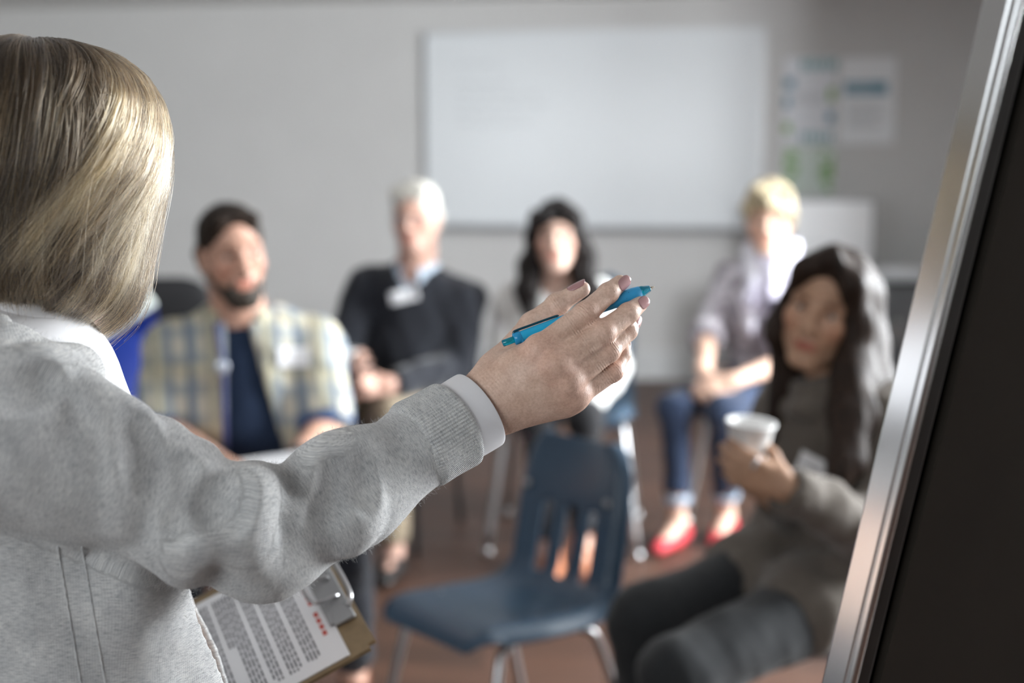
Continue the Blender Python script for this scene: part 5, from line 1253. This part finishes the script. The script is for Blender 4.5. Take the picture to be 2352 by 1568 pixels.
# --- wool fuzz standing off the cardigan
A = CV[CQ]; cen = A.mean(1); nn = np.cross(A[:, 2]-A[:, 0], A[:, 3]-A[:, 1]); ar = np.linalg.norm(nn, axis=1)+1e-12; nn /= ar[:, None]
vis = (cen[:, 1] < 1.36) & (cen[:, 2] > .98); p_ = ar*vis; idx = rs.choice(len(cen), 36000, p=p_/p_.sum())
RVm = np.array(rib.data.vertices[0].co) if False else None
b0 = cen[idx]+rs.normal(0, .001, (len(idx), 3)); d0 = nn[idx]+rs.normal(0, .75, (len(idx), 3)); d0 /= np.linalg.norm(d0, axis=1)[:, None]; ln = rs.rand(len(idx))**2*.0055+.0012
b0 = b0-nn[idx]*.0008; P4 = np.stack([b0, b0+d0*ln[:, None]*.5, b0+d0*ln[:, None]+rs.normal(0, .0008, b0.shape)], 1)
cu_ = bpy.data.hair_curves.new('wool_fuzz'); cu_.add_curves([3]*len(idx)); cu_.position_data.foreach_set('vector', (P4.reshape(-1, 3)-origin_of(card)).astype(np.float32).ravel())
a = cu_.attributes.new('radius', 'FLOAT', 'POINT') if 'radius' not in cu_.attributes else cu_.attributes['radius']; a.data.foreach_set('value', np.full(3*len(idx), .00006, np.float32))
cu_.materials.append(mat('grey wool fibre', (.46, .46, .455), .9)); fz = bpy.data.objects.new('wool_fuzz', cu_); link(fz, card); fz['kind'] = 'stuff'

# ------------------------------------------------------------------ the pen
PA, PB = W(1154, 789, 1.2515), W(1503, 658, 1.2735); axp = nrm(PB-PA); LP = np.linalg.norm(PB-PA)
pen = thing('pen', 'bright blue ballpoint pen with translucent teal ends held by the standing woman', 'pen', PA)
M_penb = mat('blue plastic barrel', (.016, .27, .54), .25); M_grip = mat('matte blue rubber grip', (.022, .29, .56), .55); M_teal_t = mat('translucent teal plastic', (.0, .42, .58), .08, trans=.75, spec=.6)
def lathe(name, prof, m, n=20): V, Q = tube_vf([PA+axp*LP*q for q, _ in prof], [r for _, r in prof], n); return mobj(name, V, Q, m, pen)
lathe('push_button', [(0, .0022), (.004, .0030), (.075, .0031), (.078, .0028)], M_teal_t)
lathe('collar_ring', [(.074, .0044), (.078, .0054), (.118, .0056), (.122, .0050)], M_penb)
lathe('barrel', [(.118, .0048), (.122, .0050), (.36, .0050), (.56, .0050), (.585, .0049)], mat('glossy blue barrel', (.015, .36, .62), .12))
lathe('grip_sleeve', [(.580, .0048), (.585, .0054), (.64, .0056), (.76, .0064), (.86, .0062), (.905, .0054), (.908, .0046)], M_grip)
lathe('cone', [(.902, .0050), (.925, .0048), (.930, .0044), (.968, .0028), (.972, .0022)], M_teal_t)
lathe('metal_tip', [(.962, .0019), (.985, .0010), (.998, .0005), (1.0, .0003)], mat('brass-grey metal tip', (.55, .50, .40), .25, 1.0))
sidev = nrm(np.cross(axp, nrm(PA-CAMP))); sidev = sidev if sidev[2] > 0 else -sidev; out = nrm(sidev*.95+nrm(CAMP-PA)*.12)
cs = [PA+axp*LP*q+out*h_ for q, h_ in ((.085, .0050), (.10, .0066), (.20, .0066), (.36, .0062), (.375, .0054))]; V, Q = tube_vf(bez(cs, 16), .0011, 8); mobj('clip', V, Q, mat('dark teal clip', (.004, .055, .085), .15), pen)
for i in range(10):
    p = PA+axp*LP*(.62+.024*i); dv = nrm(nrm(CAMP-p)*.8+sidev*(.5 if i % 2 else -.15)); V, Q = pad_vf(.0006, .0006, .0006, 4, 2); mobj('grip_dimple', V+p+dv*.0060, Q, mat('dark blue dot', (.008, .11, .27), .6) if i == 0 else bpy.data.materials['dark blue dot'], pen)

# ------------------------------------------------------------------ the clipboard
C0 = W(868, 1482, 1.50); vw = np.array([-.090, .200, .065]); vw = nrm(vw)*.228; vb = np.array([-.27, -.079, -.13]); vb = nrm(vb-nrm(vw)*(vb @ nrm(vw)))*.315; nv = nrm(np.cross(vw, vb)); nv = nv if nv[2] > 0 else -nv
RC = np.stack([nrm(-vw), nrm(-vb), nv], 1); RC[:, 0] *= np.sign(np.linalg.det(RC))
cbp = thing('clipboard', 'brown clipboard with a printed page held by the standing woman', 'clipboard', C0+vw/2+vb/2); cbp.rotation_euler = Matrix(RC.tolist()).to_euler()
bm = bmesh.new(); rbox(bm, (0, 0, 0), (.114, .1575, .0022), None, 0); es = [e for e in bm.edges if abs(e.verts[0].co.z-e.verts[1].co.z) > .003]; bmesh.ops.bevel(bm, geom=es, offset=.008, segments=4, affect='EDGES'); bmobj('board', bm, mat('tan hardboard', (.23, .165, .090), .5, var=.15, vscale=60), cbp)
pg = box_obj('page', (.004, -.012, .0030), (.1045, .140, .0006), M_paper, cbp)
rx = random.Random(8); words = []; y = .098
for para in range(6):
    for line in range(rx.choice((3, 4, 5, 6))):
        x = -.088; end = .088 if line < 4 else rx.uniform(-.02, .06)
        while x < end:
            w_ = rx.uniform(.006, .017); words.append((x, min(x+w_, end+.004), y, y+.0021)); x += w_+.0022
        y -= .0042
    y -= .0052
def zrects(name, rects, m, parent, z):
    V = []; Fq = []
    for x0, x1, y0, y1 in rects: i = len(V); V += [(x0, y0, z), (x1, y0, z), (x1, y1, z), (x0, y1, z)]; Fq.append((i, i+1, i+2, i+3))
    return local_obj(name, V, Fq, m, parent, False)
o = zrects('printed_text', words, mat('black print', (.10, .10, .12), .8), pg, .0038); o['kind'] = 'stuff'
o = zrects('red_heading', [(-.062+q*.0115, -.0535+q*.0115, .112, .1168) for q in range(11) if q != 6], mat('red print', (.55, .10, .08), .8), pg, .0038); o['kind'] = 'stuff'
cl = box_obj('clip', (0, .140, .0062), (.060, .012, .0022), M_alu_d, cbp, None, .0015)
box_obj('clip_jaw', (0, .126, .0060), (.055, .0035, .0022), M_alu_d, cl, None, .001)
V, Q = tube_vf(bez([(-.042, .150, .008), (-.030, .158, .016), (.030, .158, .016), (.042, .150, .008)], 16), .003, 8); local_obj('spring_bar', V, Q, M_chrome, cl)
V, Q = tube_vf(bez([(-.018, .146, .010), (-.020, .118, .018), (.020, .118, .018), (.018, .146, .010)], 16), .0022, 8); local_obj('lever_wire', V, Q, M_chrome, cl)

# ------------------------------------------------------------------ flip-chart easel seen from behind
BB, BT = W(1938, 1568, 1.10), W(2318, 0, .95)          # its nearer upright edge
e_ = nrm(BT-BB); ub = nrm(np.array([.89, .45, 0])); ub = nrm(ub-e_*(ub @ e_)); nb_ = np.cross(ub, e_); nb_ = nb_ if nb_[1] < 0 else -nb_      # towards the camera
RE = np.stack([ub, nb_, e_], 1); RE = RE if np.linalg.det(RE) > 0 else np.stack([ub, -nb_, e_], 1); sg = 1 if (RE[:, 1] @ nb_) > 0 else -1
z0 = BB+e_*((.62-BB[2])/e_[2]); Hb = 1.14/e_[2]
ea = thing('flip_chart_easel', 'leaning flip-chart easel board with aluminium edge seen from its dark back', 'easel', z0); ea.rotation_euler = Matrix(RE.tolist()).to_euler()
M_edge = mat('brushed aluminium edge', (.78, .79, .80), .22, 1.0); M_rail = mat('aluminium rail with painted reflection', (.050, .048, .046), .42, .4); M_panel = mat('dark brown hardboard', (.024, .0185, .0130), .75, var=.12, vscale=8); M_gap = mat('painted recess shade', (.002, .002, .002), .95, spec=0.0)  # rail colour paints in a dark reflection, gap colour the shade of a recess
WB = .72
for s0 in (0, 1):
    x = lambda q: q if s0 == 0 else WB-q
    box_obj('edge_trim', (x(-.004), sg*-.004, Hb/2), (.0035, .0125, Hb/2), M_edge, ea, None, .0022); box_obj('edge_bead', (x(-.0045), sg*.0125, Hb/2), (.0030, .0035, Hb/2), M_edge, ea, None, .0018)
    box_obj('frame_rail', (x(.0105), sg*-.006, Hb/2), (.0105, .012, Hb/2-.002), M_rail, ea, None, .002); box_obj('recess_shade', (x(.0275), sg*-.008, Hb/2), (.0064, .004, Hb/2-.022), M_gap, ea)  # black strip stands for the shade in the recess beside the rail
for s0 in (0, 1): box_obj('frame_rail', (WB/2, sg*.002, .0105 if s0 == 0 else Hb-.0105), (WB/2-.0215, .012, .0105), M_rail, ea, None, .002)
box_obj('back_panel', (WB/2, sg*-.001, Hb/2), (WB/2-.0342, .005, Hb/2-.0215), M_panel, ea)
box_obj('flip_pad', (WB/2, sg*-.0270, Hb/2+.06), (WB/2-.03, .0075, Hb/2-.10), M_paper, ea)
box_obj('pen_tray', (WB/2, sg*-.0495, .03), (WB/2-.05, .030, .005), M_rail, ea, None, .002)
Lg = .62/e_[2]-.012
for s0 in (.06, WB-.06):
    V, Q = tube_vf([(s0, 0, .02), (s0, 0, -Lg)], .011, 10); local_obj('leg', V, Q, M_edge, ea)
loc = Matrix(RE.tolist()).to_3x3().transposed() @ Vector(np.array([0, 0, 0])-z0)
ptop = z0+ub*WB/2+e_*(Hb-.05)+nb_*.02; pbot = z0+ub*WB/2+nb_*.0; pbot = np.array([ptop[0], ptop[1], 0.012])+nrm(np.array([nb_[0], nb_[1], 0]))*.52
V, Q = tube_vf([ptop, pbot], .011, 10); local_obj('rear_leg', (V-z0) @ RE, Q, M_edge, ea)
